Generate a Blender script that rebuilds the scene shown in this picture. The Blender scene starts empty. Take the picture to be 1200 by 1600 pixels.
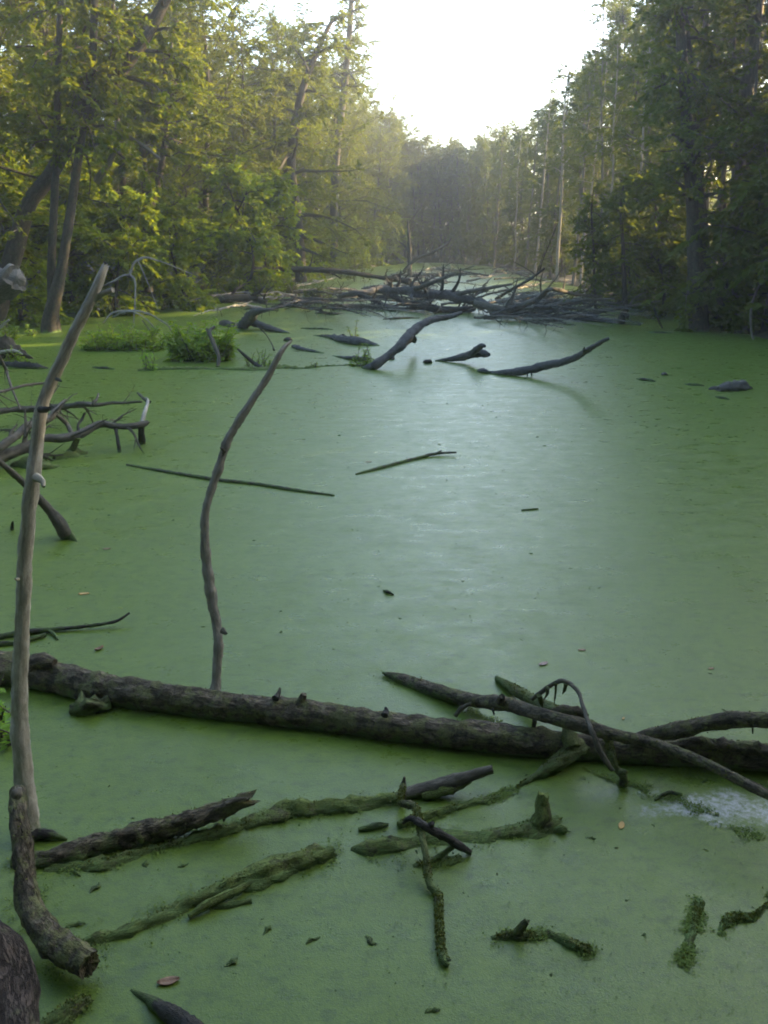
import bpy, math, random
import numpy as np
from mathutils import Vector, Matrix, noise

rng = np.random.RandomState(11)
random.seed(5)
sc = bpy.context.scene
C = sc.collection

# ------------------------------------------------------------------ camera
CAM_H, PITCH, FPX = 2.0, math.radians(17.0), 1400.0     # focal length in pixels of a 1200 x 1600 frame
cam = bpy.data.cameras.new('camera')
cam.sensor_fit = 'VERTICAL'; cam.sensor_height = 32.0; cam.lens = 32.0 * FPX / 1600.0
cam.clip_start = 0.05; cam.clip_end = 1500.0
cam_o = bpy.data.objects.new('camera', cam); C.objects.link(cam_o)
cam_o.location = (0, 0, CAM_H); cam_o.rotation_euler = (math.pi/2 - PITCH, 0, 0)
sc.camera = cam_o

# ------------------------------------------------------------------ sky, sun, exposure
SUN_EL, SUN_AZ = math.radians(20.0), math.radians(64.0)   # azimuth from +Y towards +X: the sun is low, behind the trees of the right bank
w = bpy.data.worlds.new('World'); sc.world = w; w.use_nodes = True
nt = w.node_tree
bg = nt.nodes['Background']; bg.inputs['Strength'].default_value = 0.15
sky = nt.nodes.new('ShaderNodeTexSky'); sky.sky_type = 'NISHITA'; sky.sun_disc = False
sky.sun_elevation = SUN_EL; sky.sun_rotation = SUN_AZ
sky.air_density = 1.0; sky.dust_density = 2.0; sky.ozone_density = 1.0
nt.links.new(sky.outputs[0], bg.inputs['Color'])
sl = bpy.data.lights.new('sun', 'SUN'); sl.energy = 5.0; sl.angle = math.radians(0.6); sl.color = (1.0, 0.70, 0.36)
so = bpy.data.objects.new('sun', sl); C.objects.link(so)
sd = Vector((math.sin(SUN_AZ)*math.cos(SUN_EL), math.cos(SUN_AZ)*math.cos(SUN_EL), math.sin(SUN_EL)))
so.rotation_euler = sd.to_track_quat('Z', 'Y').to_euler(); so.location = (20, -20, 30)
sc.view_settings.view_transform = 'Standard'; sc.view_settings.look = 'None'
sc.view_settings.gamma = 1.0; sc.view_settings.use_curve_mapping = False
sc.view_settings.exposure = 2.6
sc.render.engine = 'CYCLES'
sc.cycles.use_denoising = True
sc.cycles.max_bounces = 8; sc.cycles.diffuse_bounces = 3; sc.cycles.glossy_bounces = 3
sc.cycles.transmission_bounces = 4; sc.cycles.volume_bounces = 1; sc.cycles.transparent_max_bounces = 6
sc.cycles.sample_clamp_indirect = 6.0
sc.cycles.filter_width = 1.9

# ------------------------------------------------------------------ picture ray -> place
CP, SP = math.cos(PITCH), math.sin(PITCH)
def ray(px, py):
    a = (px-600.0)/FPX; b = (800.0-py)/FPX
    return np.array((a, CP + b*SP, -SP + b*CP))
def at(px, py, z=None, Y=None):
    d = ray(px, py)
    t = (Y/d[1]) if Y is not None else (z-CAM_H)/d[2]
    return np.array((0, 0, CAM_H)) + t*d, t
def project(p):
    q = np.asarray(p, float) - (0, 0, CAM_H)
    dep = q[1]*CP - q[2]*SP
    up = q[1]*SP + q[2]*CP
    return 600 + FPX*q[0]/dep, 800 - FPX*up/dep, dep

# ------------------------------------------------------------------ materials
def new_mat(name):
    m = bpy.data.materials.new(name); m.use_nodes = True
    n = m.node_tree.nodes; n.clear()
    return m, n, m.node_tree.links
def N(n, typ, **kw):
    x = n.new(typ)
    for k, v in kw.items():
        if k in x.bl_rna.properties.keys(): setattr(x, k, v)
        else: x.inputs[k].default_value = v
    return x
def mixc(n, l, fac, a, b, blend='MIX'):
    x = n.new('ShaderNodeMix'); x.data_type = 'RGBA'; x.blend_type = blend
    for sock, v in ((x.inputs[0], fac), (x.inputs[6], a), (x.inputs[7], b)):
        if hasattr(v, 'is_linked') or isinstance(v, bpy.types.NodeSocket): l.new(v, sock)
        elif isinstance(v, tuple): sock.default_value = (*v, 1)
        else: sock.default_value = v
    return x.outputs[2]
def ramp(n, l, src, p0, p1, v0=0.0, v1=1.0):
    x = n.new('ShaderNodeMapRange'); x.clamp = True
    x.inputs[1].default_value = p0; x.inputs[2].default_value = p1
    x.inputs[3].default_value = v0; x.inputs[4].default_value = v1
    l.new(src, x.inputs[0]); return x.outputs[0]
def math_(n, l, op, a, b):
    x = n.new('ShaderNodeMath'); x.operation = op
    for i, v in enumerate((a, b)):
        if isinstance(v, bpy.types.NodeSocket): l.new(v, x.inputs[i])
        else: x.inputs[i].default_value = v
    return x.outputs[0]

def bark(name, ca, cb, moss=0.0, moss_c=(0.07, 0.10, 0.03), weed=0.03, scale=9.0, bump=0.6, rough=0.85, furrow=.7):
    """bark or bare wood; grain runs along the UV's v; moss in patches; duckweed cleaves to it at the waterline"""
    m, n, l = new_mat(name)
    out = n.new('ShaderNodeOutputMaterial'); b = n.new('ShaderNodeBsdfPrincipled')
    l.new(b.outputs[0], out.inputs[0]); b.inputs['Roughness'].default_value = rough
    b.inputs['Specular IOR Level'].default_value = 0.25
    uv = n.new('ShaderNodeUVMap')
    mp = N(n, 'ShaderNodeMapping'); mp.inputs['Scale'].default_value = (scale*2.2, scale*0.45, 1)
    l.new(uv.outputs[0], mp.inputs[0])
    g = N(n, 'ShaderNodeTexNoise', Scale=2.0, Detail=6.0, Roughness=0.65); l.new(mp.outputs[0], g.inputs['Vector'])
    ge = n.new('ShaderNodeNewGeometry')
    p2 = N(n, 'ShaderNodeTexNoise', Scale=5.0, Detail=5.0, Roughness=0.6); l.new(ge.outputs['Position'], p2.inputs['Vector'])
    col = mixc(n, l, ramp(n, l, g.outputs[0], .36, .64), ca, cb)
    mpv = N(n, 'ShaderNodeMapping'); mpv.inputs['Scale'].default_value = (scale*4.5, scale*1.3, 1)
    dst = mixc(n, l, .12, uv.outputs[0], g.outputs[1]); l.new(dst, mpv.inputs[0])
    vf = N(n, 'ShaderNodeTexVoronoi', feature='DISTANCE_TO_EDGE', Scale=1.6); l.new(mpv.outputs[0], vf.inputs['Vector'])
    fur = ramp(n, l, vf.outputs['Distance'], .0, .16, furrow, 0)
    col = mixc(n, l, fur, col, tuple(c*0.3 for c in cb))
    col = mixc(n, l, ramp(n, l, p2.outputs[0], .45, .7, 0, .55), col, tuple(c*0.45 for c in ca))
    p3 = N(n, 'ShaderNodeTexNoise', Scale=14.0, Detail=6.0, Roughness=0.7); l.new(ge.outputs['Position'], p3.inputs['Vector'])
    if moss > 0:
        f = ramp(n, l, p3.outputs[0], 0.62-0.3*moss, 0.72-0.3*moss)
        col = mixc(n, l, f, col, moss_c)
        fine = N(n, 'ShaderNodeTexNoise', Scale=130.0, Detail=3.0); l.new(ge.outputs['Position'], fine.inputs['Vector'])
        col = mixc(n, l, ramp(n, l, fine.outputs[0], .45, .7, 0, .5), col, (0.02, 0.022, 0.012))
    if weed > 0:
        sep = n.new('ShaderNodeSeparateXYZ'); l.new(ge.outputs['Position'], sep.inputs[0])
        zz = math_(n, l, 'ADD', sep.outputs[2], ramp(n, l, p3.outputs[0], .3, .7, weed*0.9, -weed*0.9))
        col = mixc(n, l, ramp(n, l, zz, weed*0.25, weed, .9, 0), col, (0.085, 0.14, 0.04))
    l.new(col, b.inputs['Base Color'])
    bp = N(n, 'ShaderNodeBump', Strength=bump, Distance=0.012)
    h = math_(n, l, 'ADD', g.outputs[0], math_(n, l, 'MULTIPLY', p3.outputs[0], 0.7))
    h = math_(n, l, 'SUBTRACT', h, math_(n, l, 'MULTIPLY', fur, .6))
    l.new(h, bp.inputs['Height']); l.new(bp.outputs[0], b.inputs['Normal'])
    return m

def leaf_mat(name, a, b_, c, trans=0.35):
    m, n, l = new_mat(name)
    out = n.new('ShaderNodeOutputMaterial')
    ge = n.new('ShaderNodeNewGeometry'); oi = n.new('ShaderNodeObjectInfo')
    col = mixc(n, l, ge.outputs['Random Per Island'], a, b_)
    col = mixc(n, l, ramp(n, l, oi.outputs['Random'], 0, 1, 0, .6), col, c)
    no = N(n, 'ShaderNodeTexNoise', Scale=0.9, Detail=3.0); l.new(ge.outputs['Position'], no.inputs['Vector'])
    col = mixc(n, l, ramp(n, l, no.outputs[0], .35, .7, 0, .6), col, tuple(x*1.45 for x in c))
    d = n.new('ShaderNodeBsdfPrincipled'); d.inputs['Roughness'].default_value = .7
    d.inputs['Specular IOR Level'].default_value = .1
    t = n.new('ShaderNodeBsdfTranslucent'); ms = n.new('ShaderNodeMixShader'); ms.inputs[0].default_value = trans
    l.new(col, d.inputs['Base Color'])
    tc = mixc(n, l, 1.0, col, (1.95, 1.65, 0.3), 'MULTIPLY'); l.new(tc, t.inputs['Color'])
    l.new(d.outputs[0], ms.inputs[1]); l.new(t.outputs[0], ms.inputs[2]); l.new(ms.outputs[0], out.inputs[0])
    return m

def plain(name, ca, cb, rough=.8, scale=20):
    m, n, l = new_mat(name)
    out = n.new('ShaderNodeOutputMaterial'); b = n.new('ShaderNodeBsdfPrincipled'); l.new(b.outputs[0], out.inputs[0])
    ge = n.new('ShaderNodeNewGeometry')
    no = N(n, 'ShaderNodeTexNoise', Scale=scale, Detail=5.0, Roughness=.65); l.new(ge.outputs['Position'], no.inputs['Vector'])
    l.new(mixc(n, l, ramp(n, l, no.outputs[0], .35, .65), ca, cb), b.inputs['Base Color'])
    b.inputs['Roughness'].default_value = rough
    bp = N(n, 'ShaderNodeBump', Strength=.5, Distance=.01); l.new(no.outputs[0], bp.inputs['Height']); l.new(bp.outputs[0], b.inputs['Normal'])
    return m

M = {}
M['grey'] = bark('bare_grey_wood', (.48, .47, .40), (.24, .235, .195), weed=.05, scale=10, bump=.6, furrow=.25)
M['greydark'] = bark('weathered_wood', (.15, .142, .112), (.05, .048, .038), weed=.03, bump=.7, furrow=.4)
M['dark'] = bark('wet_dark_wood', (.05, .049, .042), (.02, .02, .018), weed=.03, bump=.8, rough=.7, furrow=.5)
M['log'] = bark('mossy_log_bark', (.21, .18, .125), (.035, .032, .022), moss=.45, moss_c=(.14, .15, .062), weed=.035, bump=1.0)
M['pole2'] = bark('weathered_pole_wood', (.30, .295, .25), (.13, .127, .105), weed=.03, bump=.6, furrow=.3)
M['drift'] = bark('driftwood_grey', (.11, .112, .108), (.045, .046, .044), weed=.03, bump=.8, furrow=.4)
M['brownbark'] = bark('brown_furrowed_bark', (.12, .095, .08), (.03, .024, .02), moss=.2, moss_c=(.10, .10, .06), weed=.03, bump=1.0)
M['moss'] = bark('moss_covered_wood', (.12, .115, .066), (.04, .043, .022), moss=.8, moss_c=(.11, .14, .05), weed=.05, bump=1.0, furrow=.4)
M['soak'] = bark('sunken_wood', (.125, .135, .06), (.045, .052, .024), moss=.8, moss_c=(.12, .165, .04), weed=.03, bump=1.0, furrow=.5)
M['pale'] = bark('rotten_pale_wood', (.19, .18, .15), (.07, .066, .055), weed=0, scale=5, bump=.6, furrow=.25)
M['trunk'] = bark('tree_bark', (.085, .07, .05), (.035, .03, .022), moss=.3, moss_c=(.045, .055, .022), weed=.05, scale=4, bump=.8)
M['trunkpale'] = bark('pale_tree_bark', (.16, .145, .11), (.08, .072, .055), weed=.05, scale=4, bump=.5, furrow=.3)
M['twig'] = plain('twig_bark', (.12, .10, .075), (.06, .05, .04))
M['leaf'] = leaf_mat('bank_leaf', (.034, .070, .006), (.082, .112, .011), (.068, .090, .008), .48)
M['leafb'] = leaf_mat('sunlit_bush_leaf', (.07, .13, .012), (.13, .18, .02), (.10, .15, .014), .48)  # brighter copy of the bank leaf; sunlight on low bushes put into its colour
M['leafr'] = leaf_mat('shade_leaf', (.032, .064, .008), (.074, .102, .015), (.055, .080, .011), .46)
M['weed'] = leaf_mat('water_weed_leaf', (.10, .19, .028), (.17, .26, .045), (.13, .21, .034), .42)
M['bright'] = leaf_mat('fresh_leaf', (.14, .26, .05), (.2, .34, .07), (.15, .27, .05), .45)
M['mossbits'] = leaf_mat('moss_bits', (.04, .05, .02), (.13, .16, .055), (.085, .115, .036), .2)
M['duckbits'] = leaf_mat('duckweed_fronds', (.07, .12, .022), (.11, .165, .036), (.09, .14, .03), .1)
M['stone'] = plain('grey_stone', (.085, .085, .075), (.045, .045, .038), .8, 9)
M['bleaf'] = plain('brown_dead_leaf', (.24, .15, .09), (.14, .085, .05), .7, 40)
M['yleaf'] = plain('yellow_dead_leaf', (.42, .28, .08), (.30, .18, .05), .6, 40)
M['pleaf'] = plain('pale_dead_leaf', (.34, .26, .22), (.22, .15, .13), .6, 40)
M['soil'] = plain('leaf_litter_soil', (.05, .042, .026), (.025, .03, .014), .95, 3)

def water_mat():
    m, n, l = new_mat('duckweed_water')
    out = n.new('ShaderNodeOutputMaterial'); b = n.new('ShaderNodeBsdfPrincipled'); l.new(b.outputs[0], out.inputs[0])
    ge = n.new('ShaderNodeNewGeometry'); pos = ge.outputs['Position']
    def no(scale, detail=4.0, rough=.6, sx=1, sy=1, off=0):
        mp = N(n, 'ShaderNodeMapping'); mp.inputs['Scale'].default_value = (sx, sy, 1); mp.inputs['Location'].default_value = (off, off, 0)
        l.new(pos, mp.inputs[0])
        x = N(n, 'ShaderNodeTexNoise', Scale=scale, Detail=detail, Roughness=rough); l.new(mp.outputs[0], x.inputs['Vector']); return x.outputs[0]
    def vo(scale):
        x = N(n, 'ShaderNodeTexVoronoi', Scale=scale); l.new(pos, x.inputs['Vector']); return x
    big = no(.35, 5); mid = no(2.2, 6, .65, .7, 1.2); fine = no(28, 5, .7)
    fr = vo(260); fr2 = vo(120)
    col = mixc(n, l, ramp(n, l, big, .35, .65), (.074, .124, .013), (.088, .142, .017))
    col = mixc(n, l, ramp(n, l, mid, .42, .72, 0, .55), col, (.056, .094, .012))
    sepc = n.new('ShaderNodeSeparateColor'); l.new(fr.outputs['Color'], sepc.inputs[0])
    col = mixc(n, l, ramp(n, l, sepc.outputs[0], 0, 1, 0, .45), col, (.098, .155, .020))
    col = mixc(n, l, ramp(n, l, sepc.outputs[1], .8, 1.0, 0, .5), col, (.035, .06, .026))
    spk = no(15, 6, .75, .8, 1.2, 31)
    col = mixc(n, l, ramp(n, l, spk, .50, .66, 0, .7), col, (.042, .072, .014))
    col = mixc(n, l, ramp(n, l, spk, .46, .32, 0, .6), col, (.105, .155, .020))
    # gaps between the fronds, dark water
    col = mixc(n, l, ramp(n, l, fine, .60, .78, 0, .6), col, (.03, .05, .03))
    # sparse cover: thin streaks where dark water and a grey film show
    st = no(2.6, 8, .75, .8, 1.25, 13)
    thin = ramp(n, l, st, .58, .72)
    # milky scum film by the right end of the log
    mp = N(n, 'ShaderNodeMapping'); p0, _ = at(1130, 1262, 0); mp.inputs['Location'].default_value = (-p0[0], -p0[1], 0)
    l.new(pos, mp.inputs[0])
    mp2 = N(n, 'ShaderNodeMapping'); mp2.inputs['Rotation'].default_value = (0, 0, math.radians(-52)); mp2.inputs['Scale'].default_value = (1/.30, 1/.11, 0)
    l.new(mp.outputs[0], mp2.inputs[0])
    ln = n.new('ShaderNodeVectorMath'); ln.operation = 'LENGTH'; l.new(mp2.outputs[0], ln.inputs[0])
    d = math_(n, l, 'ADD', ln.outputs['Value'], ramp(n, l, no(9, 7, .72), .3, .7, .75, -.75))
    scum = ramp(n, l, d, 1.05, .4, 0, .8)
    scum = math_(n, l, 'MULTIPLY', scum, ramp(n, l, no(38, 5, .75), .40, .58, .12, 1))
    col = mixc(n, l, scum, col, (.36, .38, .39))
    col = mixc(n, l, math_(n, l, 'MULTIPLY', thin, .35), col, (.055, .075, .055))
    l.new(col, b.inputs['Base Color'])
    rg = ramp(n, l, no(4.5, 8, .8, .8, 1.2, 5), .36, .64, .44, .24)
    l.new(rg, b.inputs['Roughness'])
    b.inputs['Specular IOR Level'].default_value = .28
    h = math_(n, l, 'ADD', math_(n, l, 'MULTIPLY', fr.outputs['Distance'], .5), math_(n, l, 'ADD', math_(n, l, 'MULTIPLY', fine, .9), math_(n, l, 'MULTIPLY', fr2.outputs['Distance'], .3)))
    bp = N(n, 'ShaderNodeBump', Strength=.3, Distance=.004); l.new(h, bp.inputs['Height']); l.new(bp.outputs[0], b.inputs['Normal'])
    return m
M['water'] = water_mat()

# ------------------------------------------------------------------ mesh builder
class MB:
    def __init__(s): s.v = []; s.uv = []; s.f = []; s.mi = []; s.n = 0
    def add(s, v, faces, uv=None, mat=0):
        v = np.asarray(v, float); s.v.append(v)
        s.uv.append(np.zeros((len(v), 2)) if uv is None else np.asarray(uv, float))
        for F in faces:
            F = np.asarray(F, dtype=np.int64)
            if len(F): s.f.append(F + s.n); s.mi.append(np.full(len(F), mat))
        s.n += len(v)
    def mesh(s, name, mats, origin=(0, 0, 0), smooth=True):
        V = np.concatenate(s.v) - np.asarray(origin, float); UV = np.concatenate(s.uv)
        loops = np.concatenate([F.ravel() for F in s.f])
        tot = np.concatenate([np.full(len(F), F.shape[1]) for F in s.f])
        start = np.concatenate([[0], np.cumsum(tot)[:-1]])
        me = bpy.data.meshes.new(name)
        me.vertices.add(len(V)); me.vertices.foreach_set('co', V.ravel().astype(np.float32))
        me.loops.add(len(loops)); me.loops.foreach_set('vertex_index', loops.astype(np.int32))
        me.polygons.add(len(tot)); me.polygons.foreach_set('loop_start', start.astype(np.int32)); me.polygons.foreach_set('loop_total', tot.astype(np.int32))
        me.polygons.foreach_set('material_index', np.concatenate(s.mi).astype(np.int32))
        if smooth: me.polygons.foreach_set('use_smooth', np.ones(len(tot), dtype=bool))
        u = me.uv_layers.new(name='UVMap'); u.data.foreach_set('uv', UV[loops].ravel().astype(np.float32))
        for m in (mats if isinstance(mats, (list, tuple)) else [mats]): me.materials.append(m)
        me.update(calc_edges=True); me.validate()
        return me
    def build(s, name, mats, parent=None, origin=(0, 0, 0), smooth=True):
        o = bpy.data.objects.new(name, s.mesh(name, mats, origin, smooth)); C.objects.link(o)
        if parent is not None: o.parent = parent
        else: o.location = origin
        return o

def spline(P, R, step):
    """Catmull-Rom through points P with radii R"""
    P = np.asarray(P, float); R = np.asarray(R, float)
    Q = np.vstack([2*P[0]-P[1], P, 2*P[-1]-P[-2]]); S = np.concatenate([[R[0]], R, [R[-1]]])
    op, orr = [], []
    for i in range(len(P)-1):
        k = max(2, int(np.linalg.norm(P[i+1]-P[i])/step))
        for t in np.arange(k)/k:
            a, b, c, d = Q[i:i+4]
            op.append(.5*(2*b + (c-a)*t + (2*a-5*b+4*c-d)*t*t + (3*b-a-3*c+d)*t**3))
            orr.append(R[i]*(1-t) + R[i+1]*t)
    op.append(P[-1]); orr.append(R[-1])
    return np.array(op), np.array(orr)

def tube(mb, P, R, sides=8, rough=0.0, freq=10.0, seed=0, mat=0, caps=(True, True), flat=1.0, lump=0.0, splinter=0.0):
    P = np.asarray(P, float); R = np.asarray(R, float); n = len(P)
    T = np.gradient(P, axis=0); T /= np.linalg.norm(T, axis=1)[:, None] + 1e-9
    u = np.cross(T[0], (0, 0, 1.0)); u = u if np.linalg.norm(u) > .15 else np.cross(T[0], (0, 1.0, 0)); u /= np.linalg.norm(u)
    U = np.zeros_like(P)
    for i in range(n):
        u = u - T[i]*np.dot(u, T[i]); u /= np.linalg.norm(u) + 1e-9; U[i] = u
    W = np.cross(T, U)
    a = -np.pi/2 + np.linspace(0, 2*np.pi, sides+1)
    rad = np.repeat(R[:, None], sides+1, 1)
    ca, sa = np.cos(a), np.sin(a)
    D = U[:, None, :]*ca[None, :, None] + W[:, None, :]*sa[None, :, None]*flat
    V = P[:, None, :] + D*rad[:, :, None]
    if rough > 0 or lump > 0:
        off = Vector((seed*3.17, seed*1.71, seed*0.63))
        for i in range(n):
            for j in range(sides):
                q = Vector(V[i, j])
                d = 0.0
                if rough > 0:
                    d += rough*noise.fractal(Vector((q.x*freq, q.y*freq, q.z*freq)) + off, 1.0, 2.0, 3)
                if lump > 0:
                    d += lump*noise.noise(q*(freq*.28) + off)
                V[i, j] += D[i, j]*d*R[i]
            V[i, sides] = V[i, 0]
    if splinter > 0:
        for j in range(sides): V[-1, j] += T[-1]*R[-1]*splinter*(noise.noise(Vector((j*1.7, seed, 0)))+.3)
        V[-1, sides] = V[-1, 0]
    vv = V.reshape(-1, 3)
    seg = np.concatenate([[0], np.cumsum(np.linalg.norm(np.diff(P, axis=0), axis=1))])
    UVs = np.stack([np.repeat((np.linspace(0, 2*np.pi, sides+1))[None, :]*R.mean(), n, 0), np.repeat(seg[:, None], sides+1, 1)], -1).reshape(-1, 2)
    i, j = np.meshgrid(np.arange(n-1), np.arange(sides), indexing='ij'); s1 = sides+1
    F = np.stack([i*s1+j, i*s1+j+1, (i+1)*s1+j+1, (i+1)*s1+j], -1).reshape(-1, 4)
    tris, quads = [], []
    extra, euv = [], []
    for e, (row, on) in enumerate(zip((0, n-1), caps)):
        if not on: continue
        ctr = V[row, :sides].mean(0); base = len(vv) + len(extra); sgn = 1 if e else -1
        for fr_, push in ((1.0, 0), (.55, .12 if not splinter else -.1)):
            for k in range(sides):
                jit = .12*noise.noise(Vector((k*1.3, seed*.7, fr_*5))) if fr_ < 1 else 0
                p = ctr + (V[row, k]-ctr)*(fr_*(1+jit)) + T[row]*R[row]*sgn*(push+jit*splinter)
                extra.append(p); euv.append(((p-ctr) @ U[row]*.6+seg[row], (p-ctr) @ W[row]*.6))
        extra.append(ctr + T[row]*R[row]*sgn*(.18 if not splinter else -.2)); euv.append((seg[row], 0))
        for k in range(sides):
            k2 = (k+1) % sides; q = (base+k, base+k2, base+sides+k2, base+sides+k); t3 = (base+sides+k, base+sides+k2, base+2*sides)
            quads.append(q if e else q[::-1]); tris.append(t3 if e else t3[::-1])
    if extra: vv = np.vstack([vv, extra]); UVs = np.vstack([UVs, euv])
    if quads: F = np.vstack([F, quads])
    mb.add(vv, [F, np.array(tris, dtype=np.int64).reshape(-1, 3)], UVs, mat)

def tag(o, label, cat, group=None, kind=None):
    if label: o['label'] = label
    if cat: o['category'] = cat
    if group: o['group'] = group
    if kind: o['kind'] = kind
    return o
def struct(o): o['kind'] = 'structure'; return o

def pts3(pts):
    """(px, py, half width in px, height z) or (px, py, half width, None, distance Y) -> places and radii in metres"""
    P, R = [], []
    for p in pts:
        q, t = at(p[0], p[1], z=p[3]) if p[3] is not None else at(p[0], p[1], Y=p[4])
        P.append(q); R.append(p[2]*t/FPX)
    return np.array(P), np.array(R)

_seed = [0]
def rod(mb, P, R, sides=10, rough=.14, lump=.25, step=None, splinter=1.0, flat=1.0, wob=0.0):
    _seed[0] += 1
    rm = float(np.mean(R))
    P, R = spline(P, R, step or max(rm*.8, .012))
    if wob:
        for i in range(len(P)):
            q = Vector(P[i])*(0.25/max(rm, .004)*.5) + Vector((_seed[0]*7.3, 0, 0))
            P[i] += np.array(noise.noise_vector(q))*rm*wob
    tube(mb, P, R, sides, rough, 1.1/max(rm, .004), _seed[0], flat=flat, lump=lump, splinter=splinter)
    return P, R

def forks(mb, P, R, n, length, rs, depth=1, up=.5, t0=.25, droop=.0, sides=5):
    """side twigs growing off a path, with twigs of their own"""
    for k in range(n):
        i = int(len(P)*rs.uniform(t0, .98)); i = min(max(i, 1), len(P)-2)
        T = P[i+1]-P[i-1]; T /= np.linalg.norm(T)+1e-9
        side = rs.normal(size=3); side -= T*np.dot(side, T); side /= np.linalg.norm(side)+1e-9
        d = T*.7 + side*.8 + np.array((0, 0, up)); d /= np.linalg.norm(d)
        L = length*rs.uniform(.4, 1.0); r = R[i]*rs.uniform(.35, .6)
        q = [P[i]]
        for s in range(4):
            d = d + rs.normal(size=3)*.16 + np.array((0, 0, -droop)); d /= np.linalg.norm(d)
            q.append(q[-1] + d*L/4)
        q = np.array(q)
        pp, rr = spline(q, np.linspace(r, r*.25, 5), L/7)
        _seed[0] += 1
        tube(mb, pp, rr, sides, .12, 1.0/max(r, .003), _seed[0])
        if depth > 0: forks(mb, pp, rr, max(1, n//2), L*.55, rs, depth-1, up*.6, .2, droop, 4)

CATS = {'bare_pole': 'pole', 'mossy_log': 'log', 'fallen_pole': 'pole', 'dead_branch': 'branch', 'mossy_branch': 'branch', 'bark_chunk': 'bark', 'mossy_limb': 'branch', 'bark_litter': 'bark',
        'broken_log': 'log', 'sunken_log': 'log', 'broken_limb': 'branch', 'sunken_stick': 'stick', 'stump_branch': 'branch', 'log_end': 'log', 'sunken_branch': 'branch', 'mud_clump': 'mud clump',
        'stump': 'stump', 'snapped_log': 'log', 'floating_stick': 'stick', 'driftwood': 'driftwood', 'wood_lump': 'driftwood', 'stone': 'stone', 'boulder': 'boulder', 'fallen_tree': 'fallen tree', 'fallen_log': 'log'}
def fuzz_on(mb, pp, rr, n, size, rs, top=.2):
    """ragged flakes of moss, weed and bark sticking out of a piece of wood"""
    i = rs.randint(1, len(pp)-1, n); T = unit(pp[i+1]-pp[i-1]); p = pp[i] + (pp[i+1]-pp[i])*rs.rand(n, 1)
    a = rs.normal(size=(n, 3)); a[:, 2] += top*2; a -= T*np.sum(a*T, 1)[:, None]; a = unit(a)
    c = p + a*rr[i][:, None]*.95; ax = rs.normal(size=(n, 3))*.8 + a*.7; nm = rs.normal(size=(n, 3)) + a
    pt = np.array([noise.noise(Vector(q*9.0)) for q in p]) > rs.uniform(-.25, .25, n)
    k = (c[:, 2] > .002) & pt; c[:, 2] = np.maximum(c[:, 2], .004)
    sz = size*rs.uniform(.4, 1.3, n)
    leaves(mb, c[k], ax[k], nm[k], sz[k], sz[k]*rs.uniform(.4, .9, n)[k])
def wood(name, label, pts, mat, group=None, sides=14, rough=.14, lump=.25, kids=(), twigs=None, splinter=1.0, flat=1.0, step=None, wob=0.0, fuzz=None):
    P, R = pts3(pts); R = R*(1.0 if mat == 'soak' else .82); org = P[0].copy(); org[2] = min(org[2], 0.0) if org[2] < .3 else org[2]
    if mat == 'soak': P[:, 2] -= R*.38
    mb = MB(); pp, rr = rod(mb, P, R, sides, rough, lump, step, splinter, flat, wob)
    if twigs: forks(mb, pp, rr, twigs[0], twigs[1], np.random.RandomState(_seed[0]), *twigs[2:])
    o = mb.build(name, M[mat], None, org); tag(o, label, CATS[name], group)
    if fuzz is None and mat in ('soak', 'moss', 'log') and at(pts[0][0], pts[0][1], z=0)[1] < 6: fuzz = {'soak': 30, 'moss': 22, 'log': 8}[mat]
    if fuzz:
        Ls = float(np.sum(np.linalg.norm(np.diff(pp, axis=0), axis=1))); fb = MB(); r_ = np.random.RandomState(len(label))
        fuzz_on(fb, pp, rr, int(fuzz*Ls/max(.012, float(rr.mean()))*3), .008, r_)
        # duckweed piled up along the waterline
        m_ = int(110*Ls/max(.012, float(rr.mean()))); q = pp[r_.randint(0, len(pp), m_)]; wr = float(rr.mean())
        if m_ and mat != 'moss':
            cw = q + r_.normal(size=(m_, 3))*wr*.95; cw[:, 2] = r_.uniform(.002, .008, m_); nz = np.array([noise.noise(Vector((v[0]*14, v[1]*14, 1))) for v in cw]) > 0
            cw = cw[nz]; k_ = len(cw)
            if k_: leaves(fb, cw, r_.normal(size=(k_, 3))*(1, 1, .15), r_.normal(size=(k_, 3))*.35+(0, 0, 1), r_.uniform(.004, .009, k_), r_.uniform(.004, .008, k_), mat=1)
        fo = fb.build('moss', [M['mossbits'], M['duckbits']], o, org, smooth=False); fo['kind'] = 'stuff'
    for kd in kids:
        kn, kp, km = kd[:3]; opt = kd[3] if len(kd) > 3 else {}
        P, R = pts3(kp); R = R*.85; mb = MB(); pp, rr = rod(mb, P, R, opt.get('sides', 8), opt.get('rough', .16), opt.get('lump', .25), opt.get('step'), splinter=opt.get('splinter', 1.0), wob=opt.get('wob', 0))
        if 'twigs' in opt: forks(mb, pp, rr, opt['twigs'][0], opt['twigs'][1], np.random.RandomState(_seed[0]), *opt['twigs'][2:])
        c = mb.build(kn, M[km], o, org)
        if 'label' in opt: c['label'] = opt['label']
    return o

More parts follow.
